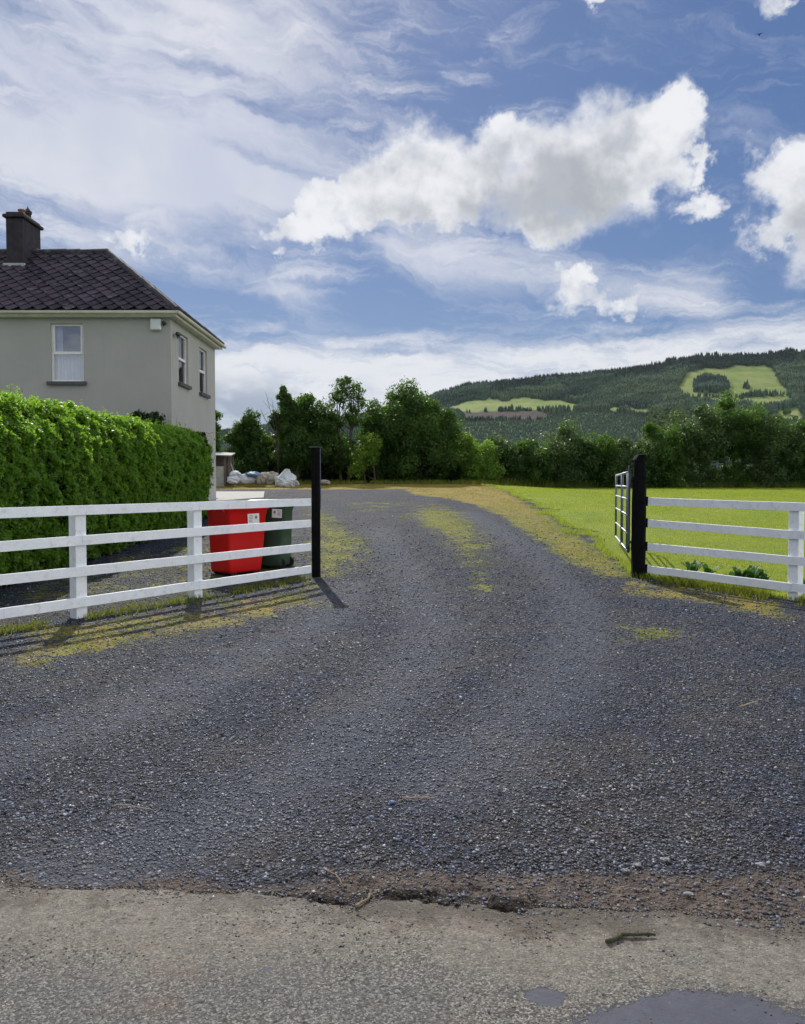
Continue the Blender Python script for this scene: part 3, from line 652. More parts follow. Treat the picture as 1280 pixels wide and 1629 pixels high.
def tree(name, base, blobs, label, cat, mat, nclump=240, per=55, leaf=.10, crad=.22, group=None, trunk_r=.09, stems=1, shell=.55, up=.5, limbs=26, bright=0):
    """blobs are (x, y, z, rx, ry, rz) relative to base"""
    root = empty(name, base, 0, label, cat, group)
    C, P, cr, out_ = crown_points(blobs, nclump, per, crad, shell); cc = np.mean([b[:3] for b in blobs], 0)
    P[:, 2] = np.maximum(P[:, 2], .02)
    Nn = RNG.normal(size=P.shape) * .62 + out_ * .9; Nn[:, 2] += up * .5
    rnd = .12 + .45 * cr + .3 * RNG.random(len(P)) + bright
    leafmesh('crown', P, Nn, leaf * (.7 + .8 * RNG.random(len(P))), rnd, mat, root)
    m = MB(); top = max(b[2] + b[5] * .6 for b in blobs)
    for s in range(stems):
        ox = (s - (stems - 1) / 2) * .35 + random.uniform(-.05, .05)
        tx = cc[0] + ox * 2.4; pts = []; rad = []
        for k in range(7):
            f = k / 6; pts.append((ox + (tx - ox) * f + random.uniform(-.06, .06) * (k > 0), random.uniform(-.05, .05) + cc[1] * f, -.1 + top * f)); rad.append(trunk_r * (1 - .88 * f))
        m.tube(pts, rad, 7)
        for c in C[RNG.choice(len(C), min(limbs // stems, len(C)), replace=False)]:
            f = min(.9, max(.12, c[2] / top * .7)); p0 = Vector(pts[0]).lerp(Vector(pts[-1]), f); p0 = Vector((ox + (tx - ox) * f, cc[1] * f, -.1 + top * f))
            c = Vector(c); mid = p0.lerp(c, .5) + Vector((random.uniform(-.1, .1), random.uniform(-.1, .1), .08))
            r0 = trunk_r * (1 - .8 * f) * .5
            m.tube([p0, mid, c], [r0, r0 * .6, r0 * .2], 5, False)
    m.build('trunk', M_bark, root, True)
    return root
def blob(px, py, rpx, rpy, Y, base, ry=None):
    """an ellipsoid crown lobe whose middle stands at distance Y"""
    p = at(px, py, Y) - Vector(base); k = Y / F
    return (p.x, p.y, p.z, rpx * k, ry if ry else rpx * k * .9, rpy * k)
def base_at(px, Y):
    x = (px - 640) / F * Y; return (x, Y, float(gz(x, Y)))
Y = 40.0
b = base_at(655, Y + 1.2)
tree('round_bush', b, [blob(603, 690, 34, 58, b[1], b), blob(648, 676, 62, 58, b[1], b), blob(700, 728, 38, 40, b[1], b), blob(598, 735, 40, 36, b[1], b), blob(655, 685, 72, 62, b[1], b), blob(625, 700, 48, 55, b[1], b), blob(690, 705, 42, 52, b[1], b), blob(652, 740, 80, 38, b[1], b), blob(640, 650, 40, 36, b[1], b), blob(690, 668, 30, 32, b[1], b)],
     'large round dark green bush right of the thin tree group', 'bush', L_tree, 1700, 60, .11, .24, trunk_r=.12, stems=3, limbs=40)
b = base_at(548, Y + .5)
tree('thin_tree', b, [blob(520, 650, 20, 24, b[1], b), blob(541, 625, 16, 24, b[1], b), blob(566, 624, 15, 15, b[1], b), blob(552, 606, 10, 8, b[1], b), blob(528, 690, 24, 40, b[1], b), blob(560, 660, 18, 18, b[1], b), blob(576, 640, 8, 12, b[1], b), blob(545, 720, 30, 32, b[1], b)],
     'tallest tree with open see-through top beside the round bush', 'tree', L_tree, 230, 42, .11, .16, trunk_r=.08, stems=2, limbs=60)
b = base_at(465, Y)
tree('leafy_tree', b, [blob(452, 634, 11, 20, b[1], b), blob(463, 652, 17, 20, b[1], b), blob(441, 668, 12, 14, b[1], b), blob(462, 675, 26, 34, b[1], b), blob(488, 655, 22, 30, b[1], b), blob(470, 715, 36, 42, b[1], b), blob(505, 700, 22, 40, b[1], b)],
     'narrow-topped green tree second from left beyond the yard', 'tree', L_tree, 800, 55, .11, .19, trunk_r=.1, stems=2, limbs=40)
b = base_at(505, Y + 2.5)
tree('dark_evergreen', b, [blob(500, 720, 60, 46, b[1], b), blob(440, 730, 40, 36, b[1], b), blob(560, 735, 40, 34, b[1], b)],
     'low dark evergreen mass behind the thin trees', 'shrub', L_dark, 900, 60, .13, .26, trunk_r=.1, stems=3)
b = base_at(400, Y)
tree('leafy_tree', b, [blob(396, 675, 17, 28, b[1], b), blob(382, 700, 22, 26, b[1], b), blob(412, 705, 20, 32, b[1], b), blob(395, 735, 38, 30, b[1], b)],
     'small bushy tree above the open shed, leftmost clear of the house', 'tree', L_tree, 430, 55, .11, .19, trunk_r=.08, stems=2)
b = base_at(335, Y - 1)
tree('leafy_tree', b, [blob(335, 670, 16, 22, b[1], b), blob(330, 700, 22, 30, b[1], b), blob(325, 735, 30, 30, b[1], b)],
     'green tree mostly hidden behind the house corner', 'tree', L_tree, 240, 50, .11, .19, trunk_r=.08)
b = base_at(590, Y - .8)
tree('pale_shrub', b, [blob(585, 715, 22, 22, b[1], b), blob(570, 740, 18, 22, b[1], b)], 'pale green young shrub in front of the dark trees', 'shrub', L_tree2, 90, 40, .10, .17, trunk_r=.04, stems=2, limbs=14)
b = base_at(738, Y + 2)
tree('pale_shrub', b, [blob(738, 708, 22, 22, b[1], b), blob(724, 728, 20, 28, b[1], b), blob(752, 732, 16, 22, b[1], b)], 'bright lime green shrub at the right side of the round bush', 'shrub', L_tree2, 220, 45, .10, .17, trunk_r=.05, stems=2, limbs=16)
b = base_at(560, Y + 2.2)
tree('bramble_thicket', b, [blob(px, 757 - (k % 3) * 3, 30, 17, b[1], b, .7) for k, px in enumerate(range(352, 790, 34))], 'low dark bramble thicket running along the foot of the far trees', 'thicket', L_dark, 1100, 55, .12, .22, trunk_r=.03, stems=5, limbs=30)
# bare dead branches left of the narrow tree
m = MB(); b = base_at(442, Y - .3)
for (x1, y1) in [(422, 622), (432, 634), (441, 640), (414, 650)]:
    p = at(x1, y1, b[1]) - Vector(b); q = Vector((0, 0, 1.6)); m.tube([(0, 0, 0), q * .5 + Vector((.03, 0, 0)), q + (p - q) * .4 + Vector((.08, 0, 0)), p], [.04, .03, .018, .006], 5)
    for k in range(5):
        s = q + (p - q) * (.35 + .12 * k); e = s + Vector((random.uniform(-.35, .35), random.uniform(-.1, .1), random.uniform(.2, .5))); m.tube([s, e], [.008, .003], 4)
o = m.build('bare_sapling', M_bark); o.location = b; tag(o, 'leafless dead branches rising left of the narrow tree', 'dead tree')
# hedgerow across the lawn: one shrub after another
HR = [(762, 735, 30, 30, 41.5, 2), (800, 722, 34, 28, 43, 0), (846, 730, 36, 28, 42.6, 1), (900, 716, 40, 40, 43, 0), (950, 724, 36, 34, 43.2, 1), (1000, 728, 38, 32, 43, 0), (1048, 712, 34, 43, 43.3, 1),
      (1110, 690, 40, 52, 44, 0), (1165, 682, 46, 54, 44.3, 1), (1225, 700, 40, 46, 44, 0), (1275, 712, 36, 42, 44.2, 1), (1325, 716, 40, 40, 44, 0), (1385, 716, 44, 40, 44.2, 1), (1460, 716, 50, 42, 44.5, 0)]
hl = ['low straggly shrub between the lime shrub and the hedgerow', 'first dense hedgerow shrub from the left behind the lawn', 'hedgerow shrub straight above the left lawn corner', 'hedgerow shrub left of the open metal gate top',
      'hedgerow shrub just left of the tall black gatepost', 'hedgerow shrub directly behind the right black gatepost', 'dark hedgerow shrub just right of the gatepost', 'tall hedgerow tree, left of the two highest',
      'tallest pale-topped hedgerow tree at right', 'hedgerow shrub above the right fence post', 'hedgerow shrub at the right edge of the photo', 'hedgerow shrub just past the right edge', 'second hedgerow shrub past the right edge', 'last hedgerow shrub far right of the gate']
for (px, py, rx_, ry_, Yh, kd), lb in zip(HR, hl):
    b = base_at(px, Yh)
    top = blob(px, py, rx_, ry_, Yh, b, 1.5)
    bl = [top, blob(px - rx_ * .5, py + 18, rx_ * .7, ry_ * .75, Yh, b, 1.3), blob(px + rx_ * .5, py + 14, rx_ * .7, ry_ * .8, Yh, b, 1.3), blob(px, 758, rx_ * 1.05, 22, Yh, b, 1.4),
          blob(px + random.uniform(-15, 15), py - ry_ * .72, 12, 9, Yh, b, .5)]
    bl.append(blob(px, 772, rx_ * 1.1, 14, Yh, b, 1.2)); tall = ry_ > 43
    tree('hedgerow_shrub' if not tall else 'hedgerow_tree', b, bl, lb, 'tree' if tall else 'shrub', L_tree if kd == 1 else L_tree2 if kd == 2 else L_rough, 640 if tall else 480, 50, .11, .22,
         'hedgerow beyond the lawn', trunk_r=.07, stems=3, limbs=24)
# shrub against the house and dead stems by its corner
b = (-6.55, 21.9, float(gz(-6.5, 21.9)))
tree('dark_shrub', b, [blob(222, 668, 14, 14, b[1], b), blob(245, 668, 14, 12, b[1], b), blob(234, 690, 32, 24, b[1], b), blob(234, 740, 36, 40, b[1], b)], 'dark shrub between the clipped hedge and the house wall', 'shrub', L_dark, 230, 40, .09, .12, trunk_r=.03, stems=3, up=.9)
def dry_clump(px, Yc, n, h, label):
    b = base_at(px, Yc); x = RNG.normal(0, .18, n); y = RNG.normal(0, .15, n)
    root = empty('dry_plant', b, 0, label, 'plant')
    m = MB()
    for k in range(26):
        a = random.uniform(-.22, .22); m.tube([(a * .6, random.uniform(-.1, .1), 0), (a * 1.5 + random.uniform(-.1, .1), random.uniform(-.15, .15), h * random.uniform(.75, 1))], [.006, .003], 4)
    m.build('stems', M_twig, root)
    P = np.stack([RNG.normal(0, .22, n), RNG.normal(0, .15, n), h * (.35 + .62 * RNG.random(n))], -1)
    Nn = RNG.normal(size=P.shape); leafmesh('seed_heads', P, Nn, .03 + .05 * RNG.random(n), RNG.random(n), L_dry, root, .3)
dry_clump(318, 22.6, 900, 2.45, 'tall brown dried plant between the hedge end and house')

# ------------------------------------------------------------------ clipped hedge
def hedge():
    A = np.array([-6.15, 8.6]); B = np.array([-5.22, 21.6]); dv = B - A; L = np.linalg.norm(dv); dv /= L; nv = np.array([dv[1], -dv[0]])
    T = 1.5
    root = empty('clipped_hedge', (A[0], A[1], float(gz(*A))), 0, 'long clipped green hedge running from the left fence to the house', 'hedge')
    base = np.array([A[0], A[1], float(gz(*A))])
    def ztop(s): return 2.82 + .02 * s / L + .10 * (fbm(s * .9, s * 0, 4) - .5) + .10 * (fbm(s * 3.5, s * 0, 14) - .5)
    def surf(s, v, side):
        """side 0 front face, 1 top, 2 far end, 3 back, 4 near end"""
        zb = None
        if side in (0, 3):
            x = A[0] + dv[0] * s; y = A[1] + dv[1] * s
            if side == 3: x = x - nv[0] * T; y = y - nv[1] * T
            z0 = gz(x, y); zt = ztop(s); z = z0 + .05 + (zt - z0 - .05) * v
            rib = .34 * (fbm(s * 2.1, z * .55, 24) - .5) + .24 * (fbm(s * 5, z * 3.2, 34) - .5)
            belly = .10 * np.sin(np.pi * v) - .30 * sstep(.80, 1.02, v) ** 1.3 - .12 * sstep(.12, 0, v)
            k = (rib + belly) * (1 if side == 0 else -1)
            P = np.stack([x + nv[0] * k, y + nv[1] * k, z], -1); N_ = np.broadcast_to(np.array([nv[0], nv[1], 0.15]) * (1 if side == 0 else -1), P.shape)
        elif side == 1:
            v = .12 + .88 * v; x = A[0] + dv[0] * s - nv[0] * T * v; y = A[1] + dv[1] * s - nv[1] * T * v; v = (v - .12) / .88
            z = ztop(s) + .14 * (fbm(s * 3, v * 5, 44) - .5) + .04 * np.sin(np.pi * v) - .10 * sstep(.3, 0, v)
            P = np.stack([x, y, z], -1); N_ = np.broadcast_to(np.array([0, 0, 1.]), P.shape)
        else:
            e = L if side == 2 else 0; sg = 1 if side == 2 else -1
            x = A[0] + dv[0] * e - nv[0] * T * s; y = A[1] + dv[1] * e - nv[1] * T * s
            z0 = gz(x, y); z = z0 + .05 + (ztop(np.full_like(s, e)) - z0 - .05) * v
            k = .16 * (fbm(s * 6, z * 2, 54) - .5) + .12 * np.sin(np.pi * v) - .15 * sstep(.85, 1, v)
            P = np.stack([x + dv[0] * k * sg, y + dv[1] * k * sg, z], -1); N_ = np.broadcast_to(np.array([dv[0], dv[1], .1]) * sg, P.shape)
        return P, N_
    PP = []; NN = []; RN = []; SZ = []
    for side, n, smax in ((0, 150000, L), (1, 60000, L), (2, 9000, 1), (3, 16000, L), (4, 5000, 1)):
        s = RNG.random(n) * smax; v = RNG.random(n)
        if side == 0: s = s ** 1.0
        P, N_ = surf(s, v, side)
        dep = np.abs(RNG.normal(0, .055, n)) - .03
        cl_ = fbm(P[:, 0] * 6 + P[:, 1] * 6, P[:, 2] * 7, 91, 3)
        out = (cl_ - .5) * .34
        un = N_ / np.linalg.norm(N_, axis=1, keepdims=True)
        P = P + un * (out - dep)[:, None] + RNG.normal(0, .012, P.shape)
        PP.append(P); NN.append(N_ * .5 + RNG.normal(size=P.shape) * .85 + np.array([0, 0, .55])); RN.append(.02 + .65 * cl_ + .3 * (RNG.random(n) - .3) + (.1 if side == 1 else 0)); SZ.append(.045 + .05 * RNG.random(n))
    # upright shoots breaking the top line
    for k in range(520):
        s = RNG.random() * L; v = RNG.random() ** 1.3; P, _ = surf(np.array([s]), np.array([v]), 1); h = .05 + .20 * RNG.random() ** 2.5 + (.12 * (s < 4.5) * RNG.random())
        q = 16; zz_ = RNG.random(q) * h; Pq = P + np.stack([RNG.normal(0, .022, q), RNG.normal(0, .022, q), zz_], -1)
        PP.append(Pq); NN.append(RNG.normal(size=Pq.shape) + np.array([0, 0, .4])); RN.append(.6 + .4 * RNG.random(q)); SZ.append(.035 + .035 * RNG.random(q))
    P = np.vstack(PP); leafmesh('foliage', P - base, np.vstack(NN), np.concatenate(SZ), np.concatenate(RN), L_hedge, root, .6)
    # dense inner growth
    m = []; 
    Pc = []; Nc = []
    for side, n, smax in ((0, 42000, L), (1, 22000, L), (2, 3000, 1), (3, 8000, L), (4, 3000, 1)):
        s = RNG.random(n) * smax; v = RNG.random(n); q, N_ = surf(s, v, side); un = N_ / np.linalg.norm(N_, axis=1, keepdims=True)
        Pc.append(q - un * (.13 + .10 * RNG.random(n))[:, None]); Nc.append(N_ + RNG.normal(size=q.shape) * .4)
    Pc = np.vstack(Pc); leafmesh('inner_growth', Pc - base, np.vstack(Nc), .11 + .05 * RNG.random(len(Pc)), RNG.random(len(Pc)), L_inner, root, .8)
    mb = MB()
    for k in range(46):
        s = L * (k + .5) / 46; c = A + dv * s - nv * T * .5; g = float(gz(*c)) - base[2]
        mb.tube([(c[0] - base[0], c[1] - base[1], g - .05), (c[0] - base[0] + random.uniform(-.1, .1), c[1] - base[1], g + 1.0), (c[0] - base[0] + random.uniform(-.2, .2), c[1] - base[1] + random.uniform(-.2, .2), g + 2.0)], [.035, .025, .01], 6)
    mb.build('stems', M_bark, root)
hedge()

# ------------------------------------------------------------------ house
HX1 = -6.46; HX0 = -17.4; HY0 = 22.6; HY1 = 27.9; ZE = 6.14; ZB = .45
def wall_grid(xs, zs, holes, f3, thick_dir, dep=.16):
    """a wall sheet in (a, z) coordinates with holes and reveals; f3 maps (a, z, depth) to 3D"""
    m = MB()
    A_ = sorted(set(xs + [h[0] for h in holes] + [h[1] for h in holes])); Z_ = sorted(set(zs + [h[2] for h in holes] + [h[3] for h in holes]))
    for i in range(len(A_) - 1):
        for j in range(len(Z_) - 1):
            ca = (A_[i] + A_[i + 1]) / 2; cz = (Z_[j] + Z_[j + 1]) / 2
            if any(h[0] < ca < h[1] and h[2] < cz < h[3] for h in holes): continue
            m.add([f3(A_[i], Z_[j], 0), f3(A_[i + 1], Z_[j], 0), f3(A_[i + 1], Z_[j + 1], 0), f3(A_[i], Z_[j + 1], 0)], [(0, 1, 2, 3)])
    for (a0, a1, z0, z1) in holes:
        for (p, q) in (((a0, z0), (a1, z0)), ((a1, z0), (a1, z1)), ((a1, z1), (a0, z1)), ((a0, z1), (a0, z0))):
            m.add([f3(*p, 0), f3(*q, 0), f3(*q, dep), f3(*p, dep)], [(0, 1, 2, 3)])
    return m
def make_house():
    root = empty('house', (HX1, HY0, .55), 0, 'two-storey grey rendered house with hipped tile roof behind the hedge', 'house')
    T0 = Matrix.Translation((-HX1, -HY0, -.55))
    def L3(p): return (p[0] - HX1, p[1] - HY0, p[2] - .55)
    fw = at(80, 515, HY0); fw2 = at(133.5, 607, HY0)
    front_holes = [(fw.x, fw2.x, fw2.z, fw.z), (-15.2, -14.25, fw2.z, fw.z)]
    f_front = lambda a, z, d: L3((a, HY0 + d, z))
    m = wall_grid([HX0, HX1], [ZB, ZE], front_holes, f_front, 1)
    sidex = HX1
    side_holes = [(23.38, 24.42, 4.42, 5.86), (25.78, 26.78, 4.40, 5.83)]
    f_side = lambda a, z, d: L3((sidex - d, a, z))
    m2 = wall_grid([HY0, HY1], [ZB, ZE], side_holes, f_side, 1)
    m.v_off = 0
    m.add(m2.v, m2.f)
    m.add([L3((HX0, HY1, ZB)), L3((HX1, HY1, ZB)), L3((HX1, HY1, ZE)), L3((HX0, HY1, ZE))], [(0, 1, 2, 3)])
    m.add([L3((HX0, HY0, ZB)), L3((HX0, HY1, ZB)), L3((HX0, HY1, ZE)), L3((HX0, HY0, ZE))], [(0, 1, 2, 3)])
    wall = link('wall', (lambda me: (me.from_pydata(m.v, [], m.f), me)[1])(bpy.data.meshes.new('wall')), M_wall, root)
    MB().box(L3(((HX0 + HX1) / 2, (HY0 + HY1) / 2, .62)), (HX1 - HX0 + .06, HY1 - HY0 + .06, .5)).build('plinth', M_conc, root)
    # windows
    def window(a0, a1, z0, z1, axis, curtain):
        w_ = a1 - a0; h_ = z1 - z0
        def P(a, z, d):
            return Vector(f_front(a, z, d)) if axis == 0 else Vector(f_side(a, z, d))
        fr = MB(); t = .055
        def bar(aa0, aa1, zz0, zz1, d0=.07, d1=.13):
            vs = [P(a, z, d) for a in (aa0, aa1) for z in (zz0, zz1) for d in (d0, d1)]
            fr.add(vs, [(0, 1, 3, 2), (4, 6, 7, 5), (0, 4, 5, 1), (2, 3, 7, 6), (0, 2, 6, 4), (1, 5, 7, 3)])
        zm = z0 + h_ * .5
        bar(a0, a0 + t, z0, z1); bar(a1 - t, a1, z0, z1); bar(a0 + t, a1 - t, z0, z0 + t); bar(a0 + t, a1 - t, z1 - t, z1); bar(a0 + t, a1 - t, zm - t * .7, zm + t * .7, .06, .13)
        bar(a0 + t, a0 + t * 1.7, zm + t * .7, z1 - t, .055, .125); bar(a1 - t * 1.7, a1 - t, zm + t * .7, z1 - t, .055, .125)
        f = fr.build('window', M_pvc, root)
        for (q0, q1) in ((z0 + t, zm - t * .7), (zm + t * .7, z1 - t)):
            g = MB(); g.add([P(a0 + t, q0, .1), P(a1 - t, q0, .1), P(a1 - t, q1, .1), P(a0 + t, q1, .1)], [(0, 1, 2, 3)]); g.build('pane', M_glass, f)
        if curtain:
            def drape(c0, c1, q0, q1, dd):
                n = 60; vs = []; fs = []
                for i in range(n + 1):
                    a = c0 + (c1 - c0) * i / n; d = dd + .022 * math.sin(i * .9) + .015 * math.sin(i * 2.3)
                    vs += [P(a, q0, d), P(a, q1, d)]
                for i in range(n): fs.append((2 * i, 2 * i + 2, 2 * i + 3, 2 * i + 1))
                c = MB(); c.add(vs, fs); c.build('curtain', M_curtain, f, True)
            drape(a0 + .03, a1 - .03, z0 + .03, zm - .01, .22)
            drape(a0 + .03, a0 + .24, zm - .01, z1 - .03, .26)
        bk = MB(); bk.add([P(a0 - .3, z0 - .3, .9), P(a1 + .3, z0 - .3, .9), P(a1 + .3, z1 + .3, .9), P(a0 - .3, z1 + .3, .9)], [(0, 1, 2, 3)])
        for (p, q) in (((a0, z0), (a1, z0)), ((a1, z0), (a1, z1)), ((a1, z1), (a0, z1)), ((a0, z1), (a0, z0))): bk.add([P(*p, .165), P(*q, .165), P(*q, .9), P(*p, .9)], [(0, 1, 2, 3)])
        bk.build('reveal', M_room, f)
        s = MB(); vs = [P(a, z, d) for a in (a0 - .1, a1 + .08) for z in (z0 - .10, z0 - .004) for d in (-.09, .065)]
        s.add(vs, [(0, 1, 3, 2), (4, 6, 7, 5), (0, 4, 5, 1), (2, 3, 7, 6), (0, 2, 6, 4), (1, 5, 7, 3)]); s.build('sill', M_sill, f)
    for h in front_holes: window(*h, 0, True)
    for h in side_holes: window(*h, 1, False)
    # roof: hip planes with lozenge tiles laid over them
    ov = .22; ex0, ex1, ey0, ey1 = HX0 - ov, HX1 + ov, HY0 - ov, HY1 + ov; zr0 = ZE + .12; half = (ey1 - ey0) / 2; zr1 = zr0 + half * math.tan(R(39.5)); ym = (ey0 + ey1) / 2
    a, b_, c, d = (ex0, ey0, zr0), (ex1, ey0, zr0), (ex1, ey1, zr0), (ex0, ey1, zr0); r0, r1 = (ex0 + half, ym, zr1), (ex1 - half - .05, ym, zr1)
    V = []; Fc = []; RN = []
    def slope(e0, e1, top0, top1):
        e0, e1, t0, t1 = map(Vector, (e0, e1, top0, top1)); ux = (e1 - e0); Lx = ux.length; ux /= Lx; tm = t0 - e0; uy = (tm - ux * tm.dot(ux)); H = uy.length; uy /= H; n = ux.cross(uy).normalized()
        if n.z < 0: n = -n
        l0 = tm.dot(ux); l1 = Lx - (t1 - e0).dot(ux)
        under.add([L3(e0 - n * .03), L3(e1 - n * .03), L3(t1 - n * .03), L3(t0 - n * .03)], [(0, 1, 2, 3)])
        TW = .40; TH = .22; rows = int(H / TH) + 1
        for r_ in range(rows):
            yb = r_ * TH
            off = (r_ % 2) * TW / 2
            k = -1
            while True:
                k += 1; xc = off + k * TW
                if xc > Lx: break
                lo = l0 * (yb + .1) / H + .05; hi = Lx - l1 * (yb + .1) / H - .05
                if xc < lo or xc > hi: continue
                hw = TW / 2 * .98; yt = min(yb + TH * 2.05, H + .03)
                # a thin slate: pointed lower tip lifted off the row beneath
                pts = [(xc, yb - TH * .30, .062), (xc + hw * .5, yb + TH * .12, .058), (xc + hw, yb + TH * .72, .050), (xc + hw * .95, yt, .006), (xc - hw * .95, yt, .006), (xc - hw, yb + TH * .72, .050), (xc - hw * .5, yb + TH * .12, .058)]
                jz = random.uniform(-.004, .006); jx = random.uniform(-.008, .008)
                base = len(V)
                for (px_, py_, pz_) in pts:
                    px_ = min(max(px_ + jx, l0 * max(py_, 0) / H), Lx - l1 * max(py_, 0) / H); V.append(L3(e0 + ux * px_ + uy * py_ + n * (pz_ + jz)))
                for (px_, py_, pz_) in pts:
                    px_ = min(max(px_ + jx, l0 * max(py_, 0) / H), Lx - l1 * max(py_, 0) / H); V.append(L3(e0 + ux * px_ + uy * py_ + n * (pz_ + jz - .016)))
                Fc.append([base + i for i in range(7)])
                for i in range(7):
                    j = (i + 1) % 7; Fc.append([base + i, base + j, base + 7 + j, base + 7 + i])
                RN.extend([random.random()] * 14)
    under = MB()
    slope(a, b_, r0, r1); slope(b_, c, r1, r1); slope(c, d, r1, r0); slope(d, a, r0, r0)
    me = bpy.data.meshes.new('roof'); me.from_pydata(V, [], Fc); at_ = me.attributes.new('rnd', 'FLOAT', 'POINT'); at_.data.foreach_set('value', RN)
    roof = link('roof', me, M_tile, root)
    under.build('roof_felt', M_ridge, roof)
    def cap(p, q, n=None):
        p, q = Vector(p), Vector(q); m = MB(); N_ = max(2, int((q - p).length / .42))
        for k in range(N_):
            s = p.lerp(q, k / N_); e = p.lerp(q, (k + 1) / N_ + .03 / (q - p).length)
            jz = random.uniform(-.006, .01)
            m.tube([L3(s + Vector((0, 0, .015 + jz))), L3(e + Vector((0, 0, .015 + jz)))], [.105, .118], 10)
        m.build('ridge_cap', M_ridge, roof, False)
    cap(r0, r1)
    for e, r_ in ((b_, r1), (c, r1), (a, r0), (d, r0)): cap(e, r_)
    # fascia, soffit and gutters
    fs = MB(); 
    fs.box(L3(((ex0 + ex1) / 2, ey0 + .02, ZE + .045)), (ex1 - ex0, .025, .13)); fs.box(L3(((ex0 + ex1) / 2, ey1 - .02, ZE + .045)), (ex1 - ex0, .025, .13))
    fs.box(L3((ex1 - .02, ym, ZE + .03)), (.025, ey1 - ey0 - .06, .13)); fs.box(L3((ex0 + .02, ym, ZE + .03)), (.025, ey1 - ey0 - .06, .13))
    fs.build('fascia', M_cream, root)
    sf = MB()
    sf.box(L3(((ex0 + ex1) / 2, (ey0 + HY0) / 2 + .03, ZE - .035)), (ex1 - ex0 - .06, ov - .03, .02)); sf.box(L3(((ex1 + HX1) / 2 - .02, ym, ZE - .038)), (ov - .03, HY1 - HY0, .02))
    sf.build('soffit', M_cream, root)
    def gut(p, q):
        m = MB(); p, q = Vector(L3(p)), Vector(L3(q)); dr = (q - p).normalized(); sd = dr.cross(Vector((0, 0, 1))); n = 9; vs = []; fcs = []
        for e in (p, q):
            for k in range(n):
                w_ = math.pi * k / (n - 1); vs.append(e + sd * math.cos(w_) * .06 - Vector((0, 0, 1)) * math.sin(w_) * .075)
            for k in range(n):
                w_ = math.pi * k / (n - 1); vs.append(e + sd * math.cos(w_) * .054 - Vector((0, 0, 1)) * (math.sin(w_) * .069))
        for k in range(n - 1):
            fcs += [(k, k + 1, 2 * n + k + 1, 2 * n + k), (n + k, n + k + 1, 3 * n + k + 1, 3 * n + k), (k, k + 1, n + k + 1, n + k), (2 * n + k, 2 * n + k + 1, 3 * n + k + 1, 3 * n + k)]
        m.add(vs, fcs); m.build('gutter', M_cream, root, True)
    gq = ZE + .10
    gut((ex0 - .06, ey0 - .055, gq), (ex1 + .1, ey0 - .055, gq)); gut((ex1 + .055, ey0 - .1, gq + .001), (ex1 + .055, ey1 + .1, gq + .001)); gut((ex0 - .055, ey0 - .1, gq), (ex0 - .055, ey1 + .1, gq))
    # chimney
    cxm = at(23, 380, 24.55).x; cw = .50; cy0 = 24.55; cy1 = 25.75
    ch = MB(); ch.box(L3((cxm, (cy0 + cy1) / 2, 8.3)), (cw, cy1 - cy0, 2.36)); cho = ch.build('chimney', M_chim, root)
    cp = MB(); cp.box(L3((cxm, (cy0 + cy1) / 2, 9.54)), (cw + .16, cy1 - cy0 + .16, .1), bev=.02); cp.box(L3((cxm, (cy0 + cy1) / 2, 9.63)), (cw + .02, cy1 - cy0, .08), bev=.02); cp.build('chimney_cap', M_chim, cho)
    for (yy_, hh_, cowl) in ((24.95, .18, False), (25.35, .22, True)):
        pt = MB(); pt.lathe([(.10, 0), (.11, .04), (.095, .06), (.09, hh_ - .05), (.115, hh_ - .04), (.115, hh_), (.085, hh_)], L3((cxm + .05, yy_, 9.67)), 14); po = pt.build('chimney_pot', M_pot if not cowl else M_chim, cho, True)
        if cowl: cw_ = MB(); cw_.lathe([(.13, 0), (.12, .02), (.02, .13), (.004, .2)], L3((cxm + .05, yy_, 9.67 + hh_ + .02)), 12); cw_.build('cowl', M_dark, po, True)
    fl = MB(); fl.box(L3((cxm, cy0 - .05, 8.06)), (cw + .18, .06, .12), bev=.01); fl.build('flashing', simple('lead_flashing', (.34, .35, .37), .6, .25, 14), cho)
    # alarm box with floodlight beside it, dark lamp on the side wall
    p = at(247.5, 516.5, HY0 - .06); al = MB(); al.box(L3(p), (.30, .11, .32), bev=.03); alo = al.build('alarm_box', M_lamp, root)
    q = at(261, 514, HY0 - .08); ff = MB(); ff.box(L3(q), (.10, .1, .09), bev=.02); ff.tube([L3((q.x, q.y, q.z)), L3((q.x - .04, HY0, q.z - .06))], .018, 6); ff.build('floodlight', M_dark, root)
    m = MB(); p0 = (HX1, 23.25, 5.70); m.tube([L3(p0), L3((HX1 + .07, 23.2, 5.75)), L3((HX1 + .12, 23.1, 5.76)), L3((HX1 + .12, 22.96, 5.72))], .022, 8); m.box(L3((HX1 + .12, 22.9, 5.70)), (.11, .2, .11), bev=.03); m.tube([L3((HX1, 23.25, 5.70)), L3((HX1 + .02, 23.25, 5.70))], .06, 10); m.build('wall_lamp', M_dark, root)
    return root
make_house()

